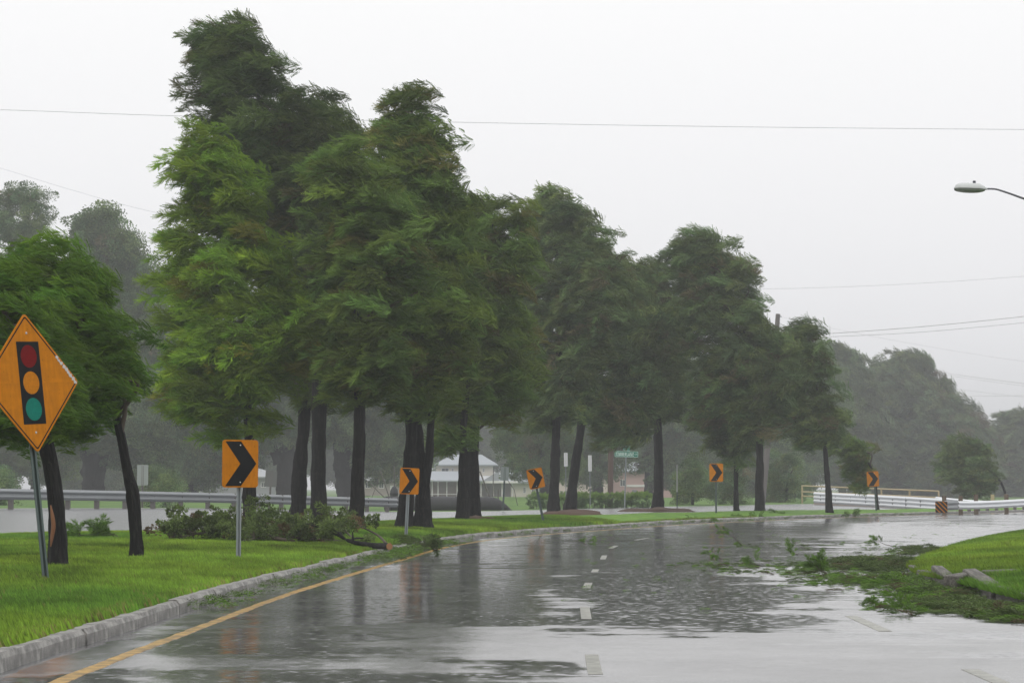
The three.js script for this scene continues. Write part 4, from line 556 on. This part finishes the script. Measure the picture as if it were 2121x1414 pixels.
{ const d = 132, b = at(1578, 1050, d), t = thing('utility_pole', 'weathered utility pole whose top sticks out above the cypress crowns on the right', 'utility pole', 'utility poles', b); mesh('shaft', tube([V(0, 0, 0), at(1597, 850, d).sub(b), at(1612, 650, d).sub(b)], [0.2, 0.17, 0.135], 20, 12, { wob: 0.03 }), M.greyWood, t); const g = new THREE.CylinderGeometry(0.04, 0.05, 0.12, 10); g.rotateZ(1.57); mesh('insulator', g, M.alum, t).position.copy(at(1617, 655, d).sub(b)); }
{ const d = 128, b = at(1264, 1050, d), t = thing('utility_pole', 'reddish brown wooden pole left of the street name sign', 'utility pole', 'utility poles', b); mesh('shaft', tube([V(0, 0, 0), at(1265, 960, d).sub(b), at(1266, 700, d).sub(b)], [0.17, 0.16, 0.12], 16, 12, { wob: 0.03 }), std(L(0.12, 0.085, 0.075), 0.85, { bumpMap: rep(barkB.clone(), 2), bumpScale: 0.02 }), t); mesh('cap', new THREE.CylinderGeometry(0.13, 0.13, 0.06, 12), M.alum, t).position.copy(at(1266, 700, d).sub(b)); }
const wire = (pts, d, r, l, d2 = d) => { const P = pts.map(([x, y], i) => at(x, y, lerp(d, d2, i / (pts.length - 1)))), q = P[0].clone(); const o = mesh('overhead_wire', tube(P.map((p) => p.sub(q)), [r * 0.52, r * 0.52], 40, 6, { cap: false }), M.cable, scene); o.position.copy(q); tag(o, l, 'wire', 'overhead wires'); };
wire([[-200, 222], [0, 227], [370, 240], [900, 252], [1500, 262], [2121, 268], [2300, 269]], 92, 0.026, 'long thin wire crossing the whole sky behind the tallest cypress');
wire([[-100, 318], [0, 348], [150, 394], [300, 435], [480, 470]], 80, 0.013, 'thin wire sloping down from the left edge to the bright green cypress'); wire([[-100, 450], [40, 470], [100, 480], [165, 497], [260, 520]], 360, 0.08, 'short dark wire between the two treetops at the left');
wire([[1230, 596], [1340, 598], [1600, 598], [1860, 589], [2121, 572], [2300, 556]], 120, 0.02, 'wire rising to the right edge above the utility pole top'); wire([[1580, 700], [1680, 693], [1900, 677], [2121, 655], [2300, 634]], 132, 0.055, 'thick pale cable rising right from the utility pole, upper of the two'); wire([[1580, 704], [1680, 699], [1900, 688], [2121, 668], [2300, 650]], 132, 0.04, 'pale cable just below the thick one, rising right from the utility pole');
wire([[1612, 655], [1750, 685], [1950, 722], [2121, 748], [2300, 770]], 132, 0.016, 'faint thin wire falling right from the tip of the utility pole'); wire([[1650, 716], [1740, 735], [1850, 753], [1930, 768], [2121, 794], [2300, 815]], 360, 0.08, 'dark wire passing behind the ragged tree tops, falling to the right'); wire([[1650, 719], [1740, 738], [1850, 757], [1930, 772], [2121, 799], [2300, 822]], 360, 0.055, 'thin wire right below the dark one falling to the right');
wire([[1850, 787], [1970, 804], [2121, 822], [2300, 842]], 370, 0.055, 'faint wire crossing low above the widest hazy tree'); wire([[1780, 824], [1990, 821], [2121, 819], [2300, 817]], 370, 0.07, 'nearly level dark wire low above the widest hazy tree'); wire([[1980, 890], [2060, 872], [2121, 850], [2300, 775]], 380, 0.055, 'faint wire climbing steeply at the right edge above the far tree');

// ---------------------------------------------------------------- fallen branches, litter and grass
const leafC = (R, k = COL.left) => { const v = 0.55 + 0.6 * R(); return [k[0] * v, k[1] * v, k[2] * v]; };
function fallen(label, pts, r0, { n = 60, L: BL = 0.6, spread = 0.35, seed = 1, end = false, col = COL.litter, set = leafyBig, from = 0.25, group = 'storm-torn branches lying about', bark = M.twig, name = 'fallen_branch', up = 0.2 }) {
  const R = rng(seed * 331), q = pts[0].clone(), t = thing(name, label, 'branch', group, q), rel = pts.map((p) => p.clone().sub(q)), c = new THREE.CatmullRomCurve3(rel), list = [];
  mesh('stem', tube(rel, [r0, r0 * 0.6, r0 * 0.25], 16, 8, { wob: 0.15, seed }), bark, t);
  if (end) { const g = new THREE.CylinderGeometry(r0 * 0.95, r0 * 1.0, 0.012, 12), T = c.getTangent(0); const o = mesh('cut_end', g, M.rawWood, t); o.quaternion.setFromUnitVectors(V(0, 1, 0), T.clone().negate()); o.position.addScaledVector(T, -0.008); }
  const nt = Math.max(2, Math.round(n / 5)), gs = () => R() + R() + R() - 1.5;
  for (let i = 0; i < nt; i++) {
    const u = lerp(from, 0.98, R()), s = c.getPoint(u), far = 0.5 + R() * R() * 1.6, e = s.clone().add(V((-0.35 + gs() * 0.9) * spread * 1.6 * far, Math.abs(gs()) * spread * 0.85 * far * (0.6 + up) + 0.03, gs() * spread * 1.3 * far)); e.y = Math.max(e.y, -q.y + 0.02);
    mesh('twig', tube([s, s.clone().lerp(e, 0.5).add(V(0, 0.1 * spread, 0)), e], [r0 * 0.42, r0 * 0.16], 5, 5), bark, t);
    for (let k = 0; k < 5; k++) { const p = s.clone().lerp(e, 0.35 + 0.75 * R()).add(V(gs() * 0.1, gs() * 0.06, gs() * 0.1)), sz = BL * (0.55 + 0.7 * R()); p.y = Math.max(p.y, -q.y + 0.03); list.push([place(e.clone().sub(s).normalize().addScaledVector(rv(R), 0.7), R, p, sz, 1.2), R() < 0.1 && col === COL.pile ? [0.13, 0.09, 0.045] : leafC(R, col)]); }
  }
  if (n) instances('leaves', set[seed % set.length], list, t);
}
const om = (x, y, h = 0) => onMedian(x, y).add(V(0, h, 0));
fallen('big leafy bough heaped at the left end of the pile beside the nearest arrow sign', [om(610, 1128, 0.08), om(540, 1126, 0.16), om(470, 1122, 0.26), om(362, 1122, 0.08)], 0.045, { n: 150, L: 0.36, spread: 0.33, col: COL.pile, seed: 2, from: 0.15 });
fallen('leafy bough in the middle of the pile, in front of the bright green cypress trunk', [om(735, 1129, 0.04), om(640, 1128, 0.12), om(570, 1127, 0.16), om(500, 1128, 0.08)], 0.04, { n: 130, L: 0.34, spread: 0.27, col: COL.pile, seed: 3, from: 0.1 });
fallen('fallen branch with a sawn orange end lying by the kerb, its leaves to the left', [om(806, 1142, 0.1), om(770, 1140, 0.1), om(735, 1136, 0.12), om(690, 1128, 0.26), om(630, 1118, 0.42)], 0.07, { n: 50, L: 0.34, spread: 0.3, col: COL.pile, seed: 4, end: true, from: 0.45, bark: M.bark });
fallen('bare brown branch arching down to the grass in front of the leaf pile', [om(681, 1131, 0.03), om(655, 1126, 0.12), om(620, 1120, 0.22), om(596, 1116, 0.32), om(570, 1116, 0.34)], 0.035, { n: 14, L: 0.4, spread: 0.2, seed: 5, from: 0.6, bark: std(L(0.15, 0.09, 0.055), 0.8) });
fallen('slim branch rising from the sawn branch and bending left', [om(800, 1140, 0.14), om(775, 1136, 0.32), om(735, 1130, 0.4), om(700, 1126, 0.4)], 0.028, { n: 30, L: 0.32, spread: 0.22, col: COL.pile, seed: 6, from: 0.5 });
fallen('leafy twigs lying at the foot of the single straight cypress trunk', [om(735, 1124, 0.05), om(712, 1120, 0.22), om(692, 1116, 0.34)], 0.025, { n: 40, L: 0.32, spread: 0.26, col: COL.pile, seed: 7, from: 0.2 });
fallen('low leafy twigs on the grass edge between the two small trunks', [om(260, 1118, 0.02), om(215, 1117, 0.1), om(150, 1116, 0.08)], 0.02, { n: 40, L: 0.3, spread: 0.22, seed: 8, from: 0, col: COL.left, set: feathers });
fallen('broken twig heap by the kerb corner below the second arrow sign', [om(905, 1139, 0.0), om(888, 1134, 0.05), om(870, 1130, 0.22)], 0.02, { n: 26, L: 0.3, spread: 0.15, seed: 9, from: 0, col: COL.litter, set: feathers });
const rd = (x, y, h = 0) => gp(x, y, 0).add(V(0, h, 0));
let fi = 40;
for (const [x, y, w, h, n, l] of [[1525, 1132, 0.4, 0.5, 16, 'upright sprig standing alone in the far lane'], [1200, 1128, 0.25, 0.2, 6, 'small green sprig in the middle of the road by the first dashes'], [1640, 1150, 0.4, 0.15, 8, 'sprig lying in the far lane, right of the upright one'], [1835, 1132, 0.4, 0.14, 12, 'pointed sprig on the bright water, left of the corner lawn'], [1885, 1272, 0.35, 0.08, 6, 'flat sprig alone on bright pavement below the lawn corner'], [1822, 1254, 0.3, 0.05, 2, 'dark stick lying at the edge of the bright pavement'], [1700, 1190, 0.5, 0.2, 22, 'brownish clump of twigs in the leafy puddle'], [1480, 1158, 0.35, 0.12, 8, 'drooping sprig left of the leafy puddle'], [1560, 1172, 0.3, 0.1, 8, 'sprig at the left end of the leafy puddle'], [1460, 1082, 0.6, 0.3, 14, 'tuft of twigs on the kerb right of the fourth arrow sign'], [1560, 1077, 0.8, 0.3, 16, 'tuft of twigs against the kerb below the tall notched cypress'], [1760, 1071, 0.7, 0.35, 12, 'tuft of twigs on the far kerb left of the last arrow sign'], [1620, 1073, 0.7, 0.25, 10, 'tuft of twigs on the far kerb below the gap beside the bridge']])
  fallen(l, [rd(x + 14, y, 0.015), rd(x, y, h * 0.35), rd(x - 10, y, h * 0.7)], 0.01, { n, L: Math.max(0.16, w * 0.42), spread: w * (h > 0.4 ? 0.3 : 0.42), up: h > 0.4 ? 0.9 : 0.05, seed: fi++, from: 0, col: COL.left, set: feathers, group: 'sprigs scattered over the road', name: 'fallen_sprig' });
{
  const R = rng(901), list = [], list2 = [], SQ = new THREE.Matrix4().makeScale(1, 0.4, 1), add = (p, s, k, l = list) => l.push([place(V(R() - 0.5, 0.1 * R(), R() - 0.5), R, V(0, 0, 0), s, 0.4).premultiply(SQ).setPosition(p), leafC(R, k)]);
  // heaps: [px, py, half width px, half height px, count, size, height, colour]
  for (const [x, y, w, h, n, s, ht, k] of [[1790, 1172, 60, 14, 120, 0.42, 0.24, COL.litter], [1860, 1172, 55, 14, 90, 0.4, 0.18, COL.litter], [1920, 1142, 55, 11, 60, 0.42, 0.16, COL.litter], [1860, 1206, 80, 18, 120, 0.34, 0.1, COL.left], [1930, 1232, 100, 16, 130, 0.32, 0.1, COL.left], [2040, 1264, 100, 15, 130, 0.32, 0.1, COL.litter], [2110, 1280, 50, 14, 90, 0.34, 0.12, COL.left], [1960, 1248, 60, 10, 80, 0.34, 0.08, COL.litter], [1700, 1186, 120, 24, 170, 0.2, 0.06, COL.left], [1570, 1178, 120, 18, 110, 0.18, 0.05, COL.left], [1780, 1205, 120, 20, 150, 0.2, 0.05, COL.left], [1920, 1262, 130, 14, 90, 0.24, 0.05, COL.left], [1700, 1130, 180, 16, 50, 0.22, 0.05, COL.left], [1480, 1172, 80, 10, 24, 0.2, 0.03, COL.left], [1900, 1150, 60, 8, 26, 0.3, 0.06, COL.left]])
    for (let i = 0; i < n; i++) { const a = R() * 6.283, q = Math.sqrt(-Math.log(1 - R() * 0.92)) * 0.7, p = gp(x + Math.cos(a) * q * w, y + Math.sin(a) * q * h, 0); p.y = 0.01 + 0.45 * ht * R() * Math.max(0.15, 1 - q * q); add(p, s * (0.6 + 0.7 * R()), R() < 0.4 ? COL.litter : R() < 0.15 ? [0.1, 0.08, 0.04] : k, R() < 0.62 ? list2 : list); }
  for (let i = 0; i < 150; i++) add(gp(1200 + R() * 900, 1085 + R() * R() * 200, 0).setY(0.01), 0.1 + 0.14 * R(), COL.left);
  for (let i = 0; i < 26; i++) add(gp(700 + R() * 1300, 1140 + R() * 110, 0).setY(0.01), 0.06 + 0.08 * R(), COL.left);
  for (let i = 0; i < 560; i++) { const d = 25 + Math.pow(R(), 1.5) * 90, s = sAtD(d); const dens = fbm(d * 0.35, 3); if (dens < 0.36) continue; const p = offsetK(s, 0.03 + Math.pow(R(), 2) * 0.5, 0.015 + R() * 0.08); add(p, 0.16 + 0.2 * R(), R() < 0.6 ? COL.left : COL.litter); }
  for (let i = 0; i < 260; i++) { const p = medianAt(sAtD(19 + R() * 55), R()); p.y += 0.05 + 0.03 * R(); add(p, 0.05 + 0.13 * R() * R(), R() < 0.5 ? COL.litter : [0.13, 0.09, 0.05]); }
  for (let i = 0; i < 70; i++) { const p = rightLawnAt(R(), R() * R()); p.y += 0.07; add(p, 0.06 + 0.14 * R() * R(), R() < 0.5 ? COL.litter : [0.13, 0.09, 0.05]); }
  for (let i = 0; i < 160; i++) { const s = sAtD(42 + R() * 13), p = offsetK(s, 0.05 + R() * 0.45, 0.02 + R() * 0.08); add(p, 0.25 + 0.25 * R(), R() < 0.7 ? COL.left : COL.litter); }
  tag(instances('twig_litter', feathers[2], list2, scene), 'feathery green cypress twigs matted round the lawn corner', 'leaf litter');
  tag(instances('leaf_litter', leafyBough(991, 110, 0.1), list, scene), 'torn leaves and twigs drifted along the kerb, the leafy puddle and the lawn corner', 'leaf litter');
}
{
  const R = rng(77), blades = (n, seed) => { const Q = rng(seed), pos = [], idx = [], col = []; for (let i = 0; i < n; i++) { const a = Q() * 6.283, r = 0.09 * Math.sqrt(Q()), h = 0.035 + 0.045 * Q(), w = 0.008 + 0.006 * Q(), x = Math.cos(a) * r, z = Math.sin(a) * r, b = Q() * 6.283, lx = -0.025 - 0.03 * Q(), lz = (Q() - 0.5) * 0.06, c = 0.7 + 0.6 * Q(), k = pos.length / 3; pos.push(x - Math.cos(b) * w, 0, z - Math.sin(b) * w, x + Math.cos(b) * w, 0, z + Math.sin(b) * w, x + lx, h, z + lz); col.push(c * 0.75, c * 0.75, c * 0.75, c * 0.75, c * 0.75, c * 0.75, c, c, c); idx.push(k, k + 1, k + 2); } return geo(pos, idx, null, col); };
  const list = [], gc = (x, z, edge) => { const p = fbm(x * 0.5, z * 0.35, 3), v = 0.66 + 0.5 * R() + (p - 0.5) * 1.2 + (noise(x * 2.6, z * 1.3) - 0.5) * 0.5, y = clamp((fbm(x * 0.21 + 40, z * 0.17) - 0.35) * 2, 0, 1), dry = edge > 0 && R() < edge; return dry ? [0.2 * v, 0.2 * v, 0.06 * v] : [lerp(0.125, 0.255, y) * v, lerp(0.25, 0.36, y) * v, lerp(0.032, 0.036, y) * v]; };
  const put = (p, s, e) => { const a = R() * 0.9 - 0.45; list.push([m4.makeRotationY(a).scale(V(s, s * (0.7 + 0.6 * R()), s)).setPosition(p).clone(), gc(p.x, p.z, e)]); };
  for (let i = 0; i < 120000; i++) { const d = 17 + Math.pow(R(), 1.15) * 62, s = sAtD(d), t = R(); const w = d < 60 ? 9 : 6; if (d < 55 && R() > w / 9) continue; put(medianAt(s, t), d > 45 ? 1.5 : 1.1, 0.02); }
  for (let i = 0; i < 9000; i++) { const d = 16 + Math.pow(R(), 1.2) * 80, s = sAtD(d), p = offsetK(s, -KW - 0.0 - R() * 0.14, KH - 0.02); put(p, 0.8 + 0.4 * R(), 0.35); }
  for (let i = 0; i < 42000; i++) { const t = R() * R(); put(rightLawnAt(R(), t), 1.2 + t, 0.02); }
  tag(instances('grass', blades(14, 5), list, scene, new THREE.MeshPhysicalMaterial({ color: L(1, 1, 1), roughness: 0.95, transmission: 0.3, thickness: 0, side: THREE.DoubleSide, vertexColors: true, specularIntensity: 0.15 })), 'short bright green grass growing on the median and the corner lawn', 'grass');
}
renderer.render(scene, camera);
